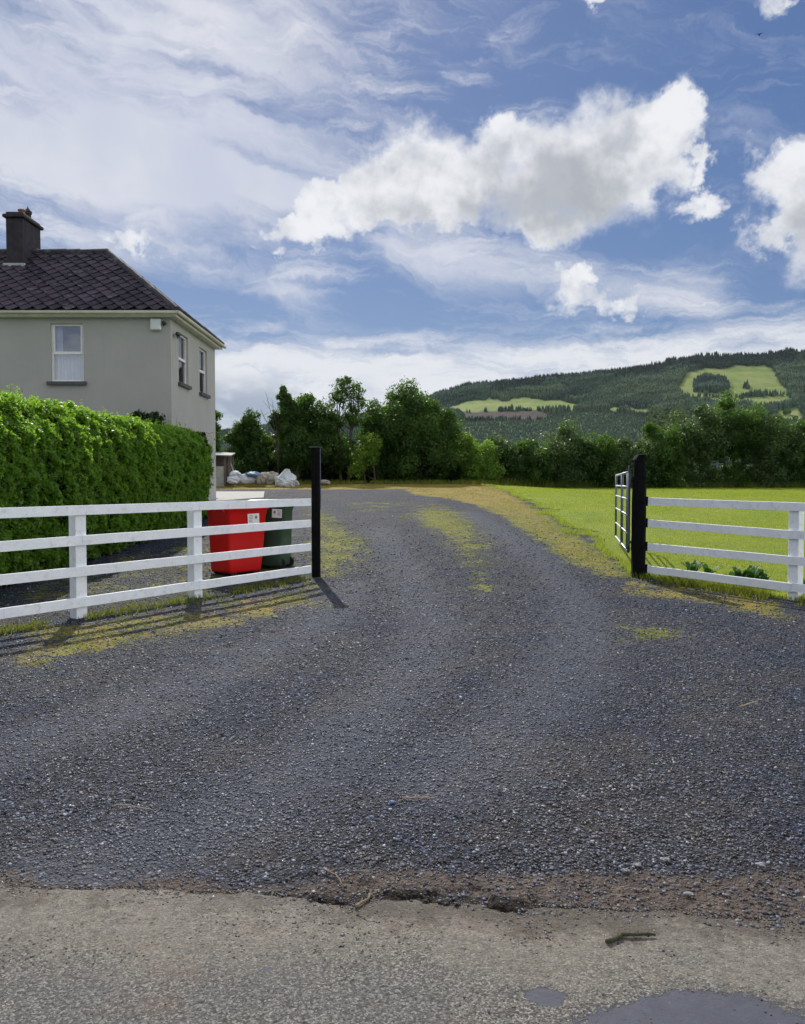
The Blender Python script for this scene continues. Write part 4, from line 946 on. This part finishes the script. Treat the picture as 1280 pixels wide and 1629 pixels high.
# ------------------------------------------------------------------ fences
def board(m, p, q, hgt, th=.032):
    p, q = Vector(p), Vector(q); d = (q - p); L = d.length; ang = math.atan2(d.y, d.x); tilt = math.asin(d.z / L)
    M = Matrix.Rotation(ang, 4, 'Z') @ Matrix.Rotation(-tilt, 4, 'Y')
    n = 10; vs = []; fs = []; c0 = p
    for i in range(n + 1):
        s = L * i / n; wob = random.uniform(-.002, .002)
        for (yy_, zz_) in ((-th / 2, -hgt / 2), (th / 2, -hgt / 2), (th / 2, hgt / 2 - .004), (th / 2 - .004, hgt / 2), (-th / 2 + .004, hgt / 2), (-th / 2, hgt / 2 - .004)):
            vs.append(p + (M @ Vector((s, yy_ , zz_ + wob))))
    for i in range(n):
        for k in range(6): a = i * 6; fs.append((a + k, a + (k + 1) % 6, a + 6 + (k + 1) % 6, a + 6 + k))
    fs += [tuple(range(6)), tuple(range(n * 6, n * 6 + 6))]; m.add(vs, fs)
def fence(P0, P1, z0s, z1s, posts, joints, L_, label, side):
    """P0 -> P1 is the line of the rails; posts at distances behind them"""
    P0, P1 = Vector((*P0, 0)), Vector((*P1, 0)); d = (P1 - P0); LL = d.length; d /= LL; nrm = Vector((d.y, -d.x, 0)) * side   # towards the road
    root = empty('rail_fence', (P0.x, P0.y, 0), 0, label, 'fence')
    def zr(k, s): return z0s[k] + (z1s[k] - z0s[k]) * s / LL
    for k in range(4):
        cuts = [.0] + joints[k] + [L_]
        for a, b in zip(cuts[:-1], cuts[1:]):
            m = MB(); dz0 = random.uniform(-.004, .004); dz1 = random.uniform(-.004, .004)
            p = d * (a + .0015) + nrm * .0; q = d * (b - .0015)
            board(m, (p.x, p.y, zr(k, a) + dz0), (q.x, q.y, zr(k, b) + dz1), .118)
            m.build('rail', MATS_white, root)
    for pd, ht in posts:
        c = d * pd - nrm * (.016 + .075); g = float(gz(P0.x + c.x, P0.y + c.y)); m = MB()
        m.box((c.x, c.y, (g - .3 + ht) / 2), (.148, .146, ht - g + .3), math.atan2(d.y, d.x), bev=.006); m.build('post', MATS_white, root)
fence((-1.50, 13.12), (-4.5, 9.0), [1.214, .87, .48, .117], [1.20, .82, .45, .07], [(2.30, 1.235), (4.10, 1.23), (6.2, 1.22), (8.3, 1.22)], [[2.30], [4.10], [6.2], [2.31, 6.2]], 8.9,
      'white four-rail timber fence on the left between hedge and gateway', -1)
fence((4.0, 13.08), (5.48, 10.97), [1.228, .875, .49, .12], [1.20, .813, .455, .085], [(2.42, 1.235), (5.0, 1.22)], [[], [2.42], [], [2.43]], 5.4,
      'white four-rail timber fence on the right in front of the lawn', 1)
# black gate posts
def gate_post(x, y, w_, d_, top, rz, label, rough):
    g = float(gz(x, y)); root = empty('gate_post', (x, y, g), rz, label, 'gatepost', 'black gateposts at the entrance')
    m = MB(); n = 14; vs = []; fs = []; k = 12
    H = top - g
    for i in range(n + 1):
        z = -.3 + (H + .3) * i / n
        for j in range(k):
            a = 2 * math.pi * (j + .5) / k; sx = math.copysign(abs(math.cos(a)) ** (.35 if not rough else .6), math.cos(a)); sy = math.copysign(abs(math.sin(a)) ** (.35 if not rough else .6), math.sin(a))
            jt = (1 + random.uniform(-.03, .03) * (2.2 if rough else .8)) * (1 + (.10 * (1 - i / n) if rough else .03 * (1 - i / n)))
            zt = z
            if i == n and rough: zt = z - .09 * (sx < -.5) - .02 * random.random()
            vs.append((sx * w_ / 2 * jt, sy * d_ / 2 * jt, zt))
    for i in range(n):
        for j in range(k): fs.append((i * k + j, i * k + (j + 1) % k, (i + 1) * k + (j + 1) % k, (i + 1) * k + j))
    fs += [tuple(range(k)), tuple(range(n * k, n * k + k))]; m.add(vs, fs); m.build('timber', MATS_black, root)
    return root
gp = gate_post(-1.42, 13.2, .135, .14, at(503, 712, 13.2).z, R(0), 'slim square black gatepost at the end of the left fence', False)
m = MB(); m.box((.0, 0, at(503, 712, 13.2).z - gp.location.z + .006), (.20, .15, .012)); m.box((.079, -.03, at(503, 712, 13.2).z - gp.location.z - .5), (.012, .03, 1.0)); m.build('metal_cap', MATS_darktube, gp)
gp = gate_post(3.88, 13.2, .20, .19, at(1016, 722, 13.2).z, R(3), 'thick rough black gatepost holding the open metal gate', True)
for k, z in enumerate((1.228, .875, .49, .12)):
    m = MB(); m.box((.105, -.05, z - gp.location.z), (.05, .05, .15), bev=.008); m.build('rail_bracket', MATS_black, gp)
m = MB(); tz = at(1016, 722, 13.2).z - gp.location.z
m.tube([(-.10, .02, tz - .16), (-.155, .05, tz - .2), (-.155, .05, .5)], .014, 6); m.build('hinge_rod', MATS_darktube, gp)
# field gate standing open
def make_gate():
    P0 = Vector((3.74, 13.30, 0)); P1 = Vector((4.53, 17.07, 0)); d = P1 - P0; L = d.length; d /= L
    root = empty('field_gate', (P0.x, P0.y, .38), 0, 'open tubular metal field gate swung inwards beside the right gatepost', 'gate')
    zs = [1.675, 1.46, 1.25, .985, .68, .385]
    def Q(s, z): return (d.x * s, d.y * s, z - .38)
    for k, z in enumerate(zs):
        m = MB(); m.tube([Q(0, z + (.0 if k else .03)), Q(L, z)], .021 if k in (0, 5) else .017, 10); m.build('rail', MATS_galv, root, True)
    for s, r_ in ((0, .024), (.35, .02), (L * .47, .026), (L, .022)):
        m = MB(); m.tube([Q(s, .385), Q(s, 1.69)], r_, 10); m.build('upright', MATS_darktube, root, True)
    for hz_ in (1.5, .55): m = MB(); m.tube([Q(0, hz_), (.02, -.06, hz_ - .38)], .02, 8); m.build('hinge', MATS_darktube, root)
make_gate()

# ------------------------------------------------------------------ wheelie bins
def make_bin(w_, dp, H, body, label, loc, rz, stick_side, lidmat=None, wy=.40):
    """back of the bin (handle and wheels) points to -y of the bin"""
    root = empty('wheelie_bin', loc, rz, label, 'bin')
    def ring(z, sx, sy, r_=.05, cy=0, n=5):
        out = []
        for (qx, qy, a0) in ((1, 1, 0), (-1, 1, 90), (-1, -1, 180), (1, -1, 270)):
            for k in range(n):
                a = R(a0 + 90 * k / (n - 1)); out.append((qx * (sx / 2 - r_) + math.cos(a) * r_, cy + qy * (sy / 2 - r_) + math.sin(a) * r_, z))
        return out
    m = MB(); lev = [(0.04, .84, .78, .03), (.07, .87, .81, .03), (.30, .895, .86, .015), (.86, .965, .96, 0), (.865, .985, .98, 0), (.93, 1.01, 1.0, 0), (.935, 1.06, 1.05, 0), (.965, 1.06, 1.05, 0)]
    vs = []
    for (z, fx, fy, cy) in lev: vs += ring(z * H, w_ * fx, dp * fy, .05, -cy - .0)
    k = 20; fs = []
    for i in range(len(lev) - 1):
        for j in range(k): fs.append((i * k + j, i * k + (j + 1) % k, (i + 1) * k + (j + 1) % k, (i + 1) * k + j))
    fs += [tuple(range(k)), tuple(range((len(lev) - 1) * k, len(lev) * k))]; m.add(vs, fs); m.build('body', body, root, True)
    lid = MB(); vs = []
    for (z, f) in ((.968, 1.10), (.985, 1.10), (1.0, 1.04), (1.02, .8)): vs += ring(z * H, w_ * f, dp * f, .06, .0)
    fs = []
    for i in range(3):
        for j in range(k): fs.append((i * k + j, i * k + (j + 1) % k, (i + 1) * k + (j + 1) % k, (i + 1) * k + j))
    fs += [tuple(range(k)), tuple(range(3 * k, 4 * k))]; lid.add(vs, fs); lid.build('lid', lidmat or body, root, True)
    hd = MB(); hd.tube([(-w_ * .42, -dp * .56 - .06, H * .975), (w_ * .42, -dp * .56 - .06, H * .975)], .016, 8)
    for sx in (-.36, 0, .36): hd.add([(w_ * sx - .012, -dp * .50, H * .97), (w_ * sx + .012, -dp * .50, H * .97), (w_ * sx + .012, -dp * .56 - .07, H * .975), (w_ * sx - .012, -dp * .56 - .07, H * .975), (w_ * sx - .012, -dp * .48, H * .88), (w_ * sx + .012, -dp * .48, H * .88)], [(0, 1, 2, 3), (0, 3, 4), (1, 2, 5), (3, 2, 5, 4)])
    hd.build('handle', body, root)
    for sx in (-1, 1):
        wh = MB(); xc = sx * (w_ * .34); yc = -dp * wy; rr_ = .095
        wh.tube([(xc - .025, yc, rr_), (xc + .025, yc, rr_)], rr_, 20); wo = wh.build('wheel', M_tyre, root)
        hb = MB(); hb.tube([(xc + sx * .026 - .004, yc, rr_), (xc + sx * .026 + .004, yc, rr_)], .045, 12); hb.build('hub', M_dark, wo)
    ax = MB(); ax.tube([(-w_ * .38, -dp * .40, .1), (w_ * .38, -dp * .40, .1)], .012, 8); ax.build('axle', M_dark, root)
    # sticker on the long side
    sx, ys, zs_, sw, sh = stick_side
    x_at = sx * (w_ * .5 * .995 + .002)
    st = MB(); st.box((x_at, ys, zs_), (.004, sw, sh), M=Matrix.Rotation(R(2), 4, 'X')); so_ = st.build('sticker', M_sticker, root)
    ik = MB()
    for q in range(5): ik.box((x_at + sx * .0045, ys - sw * .25 + random.uniform(-.01, .01), zs_ + sh * (.32 - .15 * q)), (.002, sw * random.uniform(.25, .4), sh * .05))
    ik.build('print_lines', M_ink, so_)
    ik = MB(); ik.box((x_at + sx * .0045, ys + sw * .22, zs_ + sh * .15), (.002, sw * .2, sh * .3)); ik.build('print_block', M_ink, so_)
    return root
cx0, cy0_ = -2.78, 13.25
# red: near corner between back (left) and long side (right)
rz_red = R(-41)
gx, gy = -2.80, 13.62
make_bin(.62, .84, 1.17, M_red, 'large red wheelie bin behind the left white fence', (gx, gy, float(gz(gx, gy)) - .01), rz_red, (1, .10, .935, .24, .17), wy=.30)
gx, gy = -2.36, 14.25
make_bin(.58, .72, 1.18, M_green, 'dark green wheelie bin with white sticker beside the red one', (gx, gy, float(gz(gx, gy)) - .005), R(77), (-1, -.26, .97, .18, .15))

# ------------------------------------------------------------------ shed, sacks and rubbish at the back of the yard
def lumpy(mb, c, r, seed, amp=.25, n=22):
    vs = []; b = len(mb.v)
    for i in range(n + 1):
        ph = math.pi * i / n
        for j in range(2 * n):
            th_ = 2 * math.pi * j / (2 * n); d = Vector((math.sin(ph) * math.cos(th_), math.sin(ph) * math.sin(th_), math.cos(ph)))
            k = 1 + amp * (2 * fbm(np.array([d.x * 2.1 + seed]), np.array([d.y * 2.1 + d.z * 2.7]), seed)[0] - 1)
            z = d.z * r[2] * k; vs.append((c[0] + d.x * r[0] * k, c[1] + d.y * r[1] * k, c[2] + max(z, -r[2] * .75)))
    fs = []
    for i in range(n):
        for j in range(2 * n): fs.append((i * 2 * n + j, i * 2 * n + (j + 1) % (2 * n), (i + 1) * 2 * n + (j + 1) % (2 * n), (i + 1) * 2 * n + j))
    mb.add(vs, fs)
def shed():
    Ys = 36.0; g = float(gz(-8, Ys)); x1 = at(366, 740, Ys).x; x0 = x1 - 3.4
    root = empty('open_shed', (x1, Ys, g), 0, 'low open-fronted shed with pale roof edge beside the sacks', 'shed')
    h = at(360, 722, Ys).z - g
    m = MB(); m.box((-1.85, 1.4, h / 2 - .05), (3.4, .1, h)); m.box((-3.35, .7, h / 2 - .05), (.1, 1.3, h)); m.build('wall', M_wood, root)
    m = MB(); m.box((-.25 - 1.3, .0, .42), (2.6, .1, .95)); m.build('block_wall', M_shedwall, root)
    m = MB(); m.add([(-3.6, -.25, h + .05), (.1, -.25, h - .12), (-.1, 1.6, h + .05), (-3.6, 1.6, h + .2), (-3.6, -.25, h + .10), (.1, -.25, h - .07), (-.1, 1.6, h + .1), (-3.6, 1.6, h + .25)], [(0, 1, 2, 3), (4, 5, 6, 7), (0, 1, 5, 4), (1, 2, 6, 5), (2, 3, 7, 6), (3, 0, 4, 7)]); m.build('roof', M_shedroof, root)
    for x in (-.22, -.02):
        m = MB(); m.box((x, 0, h / 2 - .1), (.12, .12, h)); m.build('post', M_wood, root)
    m = MB(); m.tube([(0.02, -.02, h * .72), (.32, -.1, .2)], .035, 6); m.build('brace', M_shedroof, root)
shed()
sacks = [(372, 764, .30, .24, .20, M_bag, 'small white sack at the left end of the pile by the shed'), (374, 755, .24, .2, .17, M_bag, 'white sack balanced on the left end of the pile'), (392, 763, .52, .3, .24, M_bag, 'long white sack lying left of the brown heap'),
         (402, 755, .32, .24, .13, M_bagblue, 'blue sack lying on the long white sack'), (417, 762, .30, .3, .30, M_bagdirty, 'greyish dirty sack in the middle of the pile'), (431, 762, .34, .3, .32, M_bagdirty, 'brown muddied sack left of the big white sack')]
for k, (px, py, rx_, ry_, rz_, mt, lb) in enumerate(sacks):
    p = at(px, py, 35.6 + .1 * (k % 3)); gb = float(gz(p.x, p.y)); zc = max(p.z, gb + rz_ * .72) if k not in (1, 3) else p.z
    m = MB(); lumpy(m, (0, 0, 0), (rx_, ry_, rz_), 3 + k, .45); o = m.build('sack', mt, None, True); o.location = (p.x, p.y, zc); tag(o, lb, 'sack', 'sacks dumped at the back of the yard')
p = at(455, 762, 35.6); g = float(gz(p.x, p.y)); m = MB()
lumpy(m, (0, 0, .25), (.50, .35, .34), 31, .4)
m.add([(-.42, -.3, .25), (.02, -.34, .82), (.16, -.1, .80), (.42, -.28, .30), (.36, .3, .25), (-.05, .15, .74), (-.45, .3, .42)], [(0, 1, 6), (1, 5, 6), (1, 2, 5), (2, 4, 5), (2, 3, 4), (0, 3, 2, 1)])
o = m.build('bulk_bag', M_bag); o.location = (p.x, p.y, g - .02); tag(o, 'big pale bulk bag standing in a peak at the right of the pile', 'bag')
m = MB(); p = at(515, 760, 37); g = float(gz(p.x, p.y))
lumpy(m, (0, 0, .12), (.28, .2, .13), 44, .5); o = m.build('sack', M_bagdirty, None, True); o.location = (p.x, p.y, g); tag(o, 'small grey sack alone behind the left gatepost', 'sack', 'sacks dumped at the back of the yard')
# concrete apron at the house
x0, y0 = -6.4, 27.2; m = MB(); pts = [(-6.4, 26.8), (-4.9, 28.4), (-5.4, 31.5), (-9, 31.5), (-9, 28.1), (-6.4, 28.1)]
zt = [float(gz(a, b)) + .05 for a, b in pts]; m.add([(a, b, z) for (a, b), z in zip(pts, zt)] + [(a, b, z - .12) for (a, b), z in zip(pts, zt)], [(0, 1, 2, 3, 4, 5)] + [(i, (i + 1) % 6, 6 + (i + 1) % 6, 6 + i) for i in range(6)])
tag(m.build('concrete_apron', M_conc), kind='structure')

# ------------------------------------------------------------------ dock plants behind the right fence
def dock(px, Yd, n, label, seed):
    random.seed(seed); b = base_at(px, Yd); root = empty('dock_plant', b, 0, label, 'plant', 'broad-leaved weeds behind the right fence')
    for k in range(n):
        a = random.uniform(0, 6.28); L = random.uniform(.15, .30); hgt = random.uniform(.8, 1.35); ww = random.uniform(.028, .05); vs = []; fs = []; q = 7
        for i in range(q + 1):
            f = i / q; r_ = L * f * .85; z = .03 + L * hgt * math.sin(f * 1.9) * .8; wd = ww * math.sin(math.pi * min(1, .12 + f * .88)) ** .7; ca, sa = math.cos(a), math.sin(a)
            vs += [(ca * r_ - sa * wd, sa * r_ + ca * wd, z + wd * .3), (ca * r_, sa * r_, z), (ca * r_ + sa * wd, sa * r_ - ca * wd, z + wd * .3)]
        for i in range(q): fs += [(3 * i, 3 * i + 1, 3 * i + 4, 3 * i + 3), (3 * i + 1, 3 * i + 2, 3 * i + 5, 3 * i + 4)]
        me = bpy.data.meshes.new('leaf'); me.from_pydata(vs, [], fs); at_ = me.attributes.new('rnd', 'FLOAT', 'POINT'); at_.data.foreach_set('value', [random.random()] * len(vs)); link('leaf', me, L_dock, root)
    random.seed(7)
dock(1102, 12.9, 16, 'leafy dock clump nearest the right gatepost', 1); dock(1162, 12.4, 6, 'smallest dock sprout between the two bigger clumps', 2); dock(1195, 12.1, 17, 'broad dock clump left of the right fence post', 3); dock(1285, 11.6, 14, 'dock clump right of the right fence post', 4); dock(1128, 12.75, 8, 'low dock leaves touching the right side of the clump nearest the gatepost', 5); dock(1178, 12.2, 9, 'drooping dock leaves leaning on the left side of the broad clump', 6); dock(1215, 12.0, 9, 'small dock rosette between the broad clump and the white post', 7)

# ------------------------------------------------------------------ sticks, pebbles, bird
def twig(pts, rad, name, label, mat, jit=.004, cat='twig'):
    P = []
    for (px, py) in pts:
        x, y = on_ground(px, py); P.append((x, y))
    c = P[0]; zb = max(float(gz(a, b)) for a, b in P) + rad * .9 + (.015 if pts[0][1] < 1440 else .005); m = MB(); out = []
    for i in range(len(P) - 1):
        for k in range(4): f = k / 4; out.append((P[i][0] * (1 - f) + P[i + 1][0] * f - c[0] + random.uniform(-jit, jit), P[i][1] * (1 - f) + P[i + 1][1] * f - c[1] + random.uniform(-jit, jit), random.uniform(0, jit)))
    out.append((P[-1][0] - c[0], P[-1][1] - c[1], 0)); n = len(out)
    m.tube(out, [rad * (1 - .45 * i / n) * random.uniform(.85, 1.15) for i in range(n)], 7)
    for i in (n // 3, 2 * n // 3): s = Vector(out[i]); m.tube([s, s + Vector((random.uniform(-.02, .02), .02, .006))], [rad * .45, rad * .25], 5)
    o = m.build(name, mat, None, True); o.location = (c[0], c[1], zb); tag(o, label, cat)
twig([(516, 1396), (534, 1404), (547, 1421)], .0045, 'twig', 'thin bent brown twig on the gravel above the dark road edge', M_twig)
twig([(566, 1453), (580, 1445), (592, 1431)], .006, 'twig', 'pale straight twig lying across the dark road edge', M_twig)
twig([(966, 1508), (990, 1499), (1042, 1493)], .009, 'stick', 'thick mossy stick lying on the road at right', M_mossy_stick, cat='stick')
twig([(182, 1288), (205, 1291), (240, 1294)], .0025, 'straw', 'thin pale straw on the gravel far left', simple('pale_straw', (.42, .34, .22), .8), cat='straw')
twig([(640, 1279), (665, 1276), (690, 1275)], .003, 'straw', 'thin straw beside the pale blue pebble', MATS_white and bpy.data.materials['pale_straw'], cat='straw')
twig([(1175, 1130), (1205, 1122)], .004, 'straw', 'short pale stalk on the gravel at right', bpy.data.materials['pale_straw'], cat='straw')
def pebble(px, py, r_, mat, label, sd):
    x, y = on_ground(px, py); m = MB(); lumpy(m, (0, 0, 0), (r_, r_ * .6, r_ * .38), sd, .8, 5); o = m.build('pebble', mat); o.location = (x, y, float(gz(x, y)) + r_ * .45 + .006); tag(o, label, 'stone', 'larger stones on the gravel')
M_pale = simple('pale_stone', (.26, .265, .28), .8, .25, 90); M_blue = simple('blue_stone', (.15, .18, .34), .7, .2, 90)
pebble(623, 1281, .020, M_blue, 'pale blue pebble in the middle of the gravel', 5)
pebble(1012, 1382, .022, M_pale, 'flat white stone on the gravel at right, left of the widest one', 6); pebble(1057, 1378, .022, M_pale, 'white stone right of the flat one, above the mossy stick', 7)
pebble(993, 1397, .02, M_pale, 'rounded pale stone just below the flat white stone', 8); pebble(1094, 1429, .018, M_pale, 'pale stone nearest the reddish soil at right', 9); pebble(1210, 1384, .02, M_pale, 'pale stone at the far right of the gravel', 10); pebble(438, 984, .03, M_pale, 'bright stone in the shadow under the left fence', 11)
b = at(1207, 56, 45); m = MB(); m.tube([(-.10, 0, .0), (-.05, 0, .02), (.03, 0, .02), (.09, 0, .03), (.12, 0, .035)], [.01, .032, .036, .022, .004], 8)
m.add([(-.03, .0, .03), (.03, 0, .03), (.02, .12, .09), (-.05, .24, .05), (-.04, .1, .07)], [(0, 1, 2, 4), (4, 2, 3)]); m.add([(-.03, .0, .03), (.03, 0, .03), (.02, -.12, .09), (-.05, -.24, .05), (-.04, -.1, .07)], [(0, 1, 2, 4), (4, 2, 3)])
o = m.build('bird', M_bird); o.location = b; o.rotation_euler = (.2, .3, .9); tag(o, 'tiny dark bird flying high in the blue at upper right', 'bird')

# ------------------------------------------------------------------ hills with forest
SKX = [-2600, -1200, -400, 100, 343, 372, 460, 560, 640, 690, 745, 800, 900, 1000, 1045, 1100, 1180, 1280, 1500, 1900, 2600, 3800]
SKY_ = [735, 720, 700, 692, 688, 684, 676, 664, 645, 632, 615, 607, 598, 587, 580, 571, 567, 560, 556, 575, 620, 690]
def skyline(px): return np.interp(px, SKX, SKY_)
hpx = np.concatenate([np.linspace(-2600, -50, 60), np.arange(-40, 1500, 5), np.linspace(1520, 3800, 60)]); ht = np.linspace(0, 1, 150)
HPX, HT = np.meshgrid(hpx, ht)
def hill_xyz(px, t):
    D = 850 + 1900 * t ** .85; sk = skyline(px); py = 786 + (sk - 786) * t
    py = py - 5 * (fbm(px * .02, t * 7, 71) - .5) * np.sin(np.pi * t) 
    a = (px - 640) / F; bb = (766 - py) / F; return a * D, D, CAMZ + bb * D, py
hx, hy, hz, hpy = hill_xyz(HPX, HT)
over = HT > .999
def P2(pts): return np.array(pts, float)
FIELD = [P2([(705, 650), (760, 640), (830, 636), (890, 640), (918, 648), (905, 655), (860, 652), (800, 651), (740, 654)]), P2([(975, 648), (1005, 651), (1036, 657), (1040, 663), (1000, 658), (970, 652)]),
         P2([(1090, 596), (1130, 588), (1212, 582), (1228, 598), (1245, 622), (1252, 642), (1200, 645), (1140, 640), (1085, 634), (1075, 618)]), P2([(1235, 655), (1262, 650), (1275, 668), (1240, 672)]), P2([(1040, 672), (1075, 655), (1070, 690), (1035, 700)])]
BROWN = P2([(732, 658), (790, 655), (856, 655), (880, 661), (856, 667), (800, 668), (742, 668)])
SCRUB = P2([(720, 672), (860, 668), (900, 655), (970, 655), (1040, 668), (1070, 700), (1000, 735), (700, 735)])
def infield(px, py):
    m = np.zeros(px.shape)
    for P in FIELD: m = np.maximum(m, sstep(-2.5, 1.5, sdist(P, px, py) + 12 * (fbm(px * .035, py * .09, 5) - .5)))
    return m
def inbrown(px, py): return sstep(-2, 2, sdist(BROWN, px, py) + 4 * (fbm(px * .1, py * .4, 6) - .5))
fa = infield(HPX, hpy); ba = inbrown(HPX, hpy)
# carry the ridge over and down behind
back = np.stack([hx[-1] * 1.35, hy[-1] * 1.35, hz[-1] * .2 - 40], -1)
HV = np.concatenate([np.stack([hx, hy, hz], -1).reshape(-1, 3), back])
nh, nw = HPX.shape; i5 = np.arange((nh + 1) * nw).reshape(nh + 1, nw)
HF = np.stack([i5[:-1, :-1], i5[:-1, 1:], i5[1:, 1:], i5[1:, :-1]], -1).reshape(-1, 4)
def hill_mat():
    m, t, p = newmat('hillside'); o = t.obj()
    n = t.noise(o, .03, 7, .7)
    c = t.ramp(n, [(.3, (.03, .055, .022)), (.7, (.055, .085, .035))])
    fc = t.ramp(t.noise(o, .018, 7, .65), [(.3, (.12, .18, .05)), (.5, (.18, .235, .065)), (.7, (.25, .27, .11))])
    c = t.mix(t.attr('field'), c, fc); c = t.mix(t.attr('brown'), c, t.ramp(t.noise(o, .06, 6), [(.35, (.035, .026, .03)), (.7, (.075, .055, .052))]))
    t.put(p.inputs['Base Color'], c); p.inputs['Roughness'].default_value = .9; p.inputs['Specular IOR Level'].default_value = .1
    t.put(p.inputs['Normal'], t.bump(t.noise(o, .3, 4), .6, 2)); return m
me = fastmesh('hills', HV, HF, {'field': np.concatenate([fa.ravel(), np.zeros(nw)]), 'brown': np.concatenate([ba.ravel(), np.zeros(nw)])}, True)
tag(link('hills', me, hill_mat()), kind='structure')
def conifers(name, px, t, h, wfac, mat, rnd, sides=4, label='', cat='forest'):
    x, y, z, py = hill_xyz(px, t); n = len(px)
    prof = [(0, .05), (1.0, .12), (.62, .45), (.30, .75)]
    V = np.zeros((n, 3 * sides + 1, 3)); r = h * wfac
    a0 = RNG.random(n) * 6.28
    for k, (fr, fz) in enumerate(((1.0, .06), (.72, .42), (.36, .75))):
        for j in range(sides):
            a = a0 + 2 * math.pi * j / sides + k * .6; jr = r * fr * (.75 + .5 * RNG.random(n))
            V[:, k * sides + j] = np.stack([x + np.cos(a) * jr, y + np.sin(a) * jr, z + h * (fz - .04)], -1)
    V[:, -1] = np.stack([x, y, z + h], -1)
    fq = []
    for k in range(2):
        for j in range(sides):
            A_, B_, C_, D_ = k * sides + j, k * sides + (j + 1) % sides, (k + 1) * sides + (j + 1) % sides, (k + 1) * sides + j; fq += [(A_, B_, C_), (A_, C_, D_)]
    for j in range(sides): fq.append((2 * sides + j, 2 * sides + (j + 1) % sides, 3 * sides))
    Fc = (np.array(fq)[None] + (3 * sides + 1) * np.arange(n)[:, None, None]).reshape(-1, 3)
    me = fastmesh(name, V.reshape(-1, 3), Fc, {'rnd': np.repeat(rnd, 3 * sides + 1)})
    return tag(link(name, me, mat), label, cat, kind='stuff')
L_con = leafmat('conifer_needles', (.030, .060, .048), (.080, .145, .100), .2, (.10, .17, .07), (.11, .155, .08), .95)
L_broad = leafmat('far_broadleaf', (.035, .07, .02), (.10, .155, .05), .2, (.2, .3, .05), None, .9)
N = 150000
tt = RNG.random(N) ** .75; D_ = 850 + 1900 * tt ** .85; px = 300 + RNG.random(N) * 1250
kp = RNG.random(N) < .45 + .3 * D_ / 2700; px, tt = px[kp], tt[kp]
_, _, _, py = hill_xyz(px, tt)
sd_ = sdist(SCRUB, px, py); nofield = (infield(px, py) < .2) & (inbrown(px, py) < .3)
clump = (sdist(P2([(1100, 625), (1100, 606), (1118, 600), (1150, 603), (1158, 618), (1150, 627)]), px, py) > 0) | (sdist(P2([(1178, 618), (1186, 612), (1190, 618), (1184, 622)]), px, py) > 0)
lane = sdist(P2([(1085, 634), (1200, 629), (1250, 628), (1250, 631), (1200, 633)]), px, py) > 0
f_ = (nofield & (sd_ < 0)) | clump | (lane & (RNG.random(len(px)) < .6))
h = 10 + 4 * RNG.random(f_.sum()) + 5 * (fbm(px[f_] * .03, tt[f_] * 30, 81) > .55) + 3 * clump[f_]
stand = fbm(px[f_] * .012, tt[f_] * 16, 82)
conifers('conifer_forest', px[f_], tt[f_], h * np.where(stand > .55, 1.15, .85), .22, L_con, np.clip(.75 * sstep(.35, .65, stand) + .35 * RNG.random(f_.sum()) - .4 * clump[f_] - .6 * sstep(16, 8, py[f_] - skyline(px[f_])) * sstep(960, 1010, px[f_]) - .35 * sstep(24, 14, py[f_] - skyline(px[f_])), 0, 1), label='dark conifer plantation covering the distant hillside')
f2 = nofield & (sd_ > 0) & (RNG.random(len(px)) < .9)
conifers('young_plantation', px[f2], tt[f2], 4.0 + 3 * RNG.random(f2.sum()), .3, L_con, np.clip(.35 + .6 * RNG.random(f2.sum()), 0, 1), label='young low conifers on the slope below the green field')
# rounder broadleaf trees dotted in the fields and along the valley
N = 900
pxb = np.concatenate([1030 + RNG.random(420) * 60, 900 + RNG.random(N - 420) * 400]); tb = RNG.random(N) ** 1.0 * .75 + .05
_, _, _, pyb = hill_xyz(pxb, tb)
kp = ((np.arange(N) < 420) & (pyb > 655)) | ((infield(pxb, pyb) > .3) & (RNG.random(N) < .10)) | ((pyb > 665) & (pxb > 1040))
pxb, tb = pxb[kp], tb[kp]
def rounds(name, px, t, h, label):
    x, y, z, py = hill_xyz(px, t); n = len(px); q = 60
    d = RNG.normal(size=(n, q, 3)); d /= np.linalg.norm(d, axis=2, keepdims=True); rr_ = (.75 + .35 * RNG.random((n, q, 1)))
    P = np.stack([x, y, z + h * .5], -1)[:, None] + d * rr_ * (h * .5)[:, None, None] * np.array([1.05, 1.05, .9])
    nn = d + RNG.normal(size=d.shape) * .5
    o = leafmesh(name, P.reshape(-1, 3), nn.reshape(-1, 3), np.repeat(h * .42, q), np.repeat(.3 * RNG.random(n), q) + .6 * RNG.random(n * q), L_broad, None, .9)
    tag(o, label, 'trees', kind='stuff')
rounds('valley_trees', pxb, tb, 9 + 9 * RNG.random(len(pxb)), 'pale round broadleaf trees in the valley below the fields')

# ------------------------------------------------------------------ the air
m_, t_, p_ = newmat('haze'); t_.n.remove(p_); pv = t_.n.new('ShaderNodeVolumePrincipled'); pv.inputs['Color'].default_value = (.80, .88, 1.0, 1); pv.inputs['Density'].default_value = .000010; pv.inputs['Anisotropy'].default_value = .3
t_.l.new(pv.outputs[0], t_.n['Material Output'].inputs['Volume'])
zlo = float(min(zz.min(), HV[:, 2].min())) - 1.5; zhi = float(HV[:, 2].max()) + 40
hb = MB(); hb.box((0, 1800, (zlo + zhi) / 2), (16000, 7600, zhi - zlo)); tag(hb.build('haze', m_), kind='stuff')
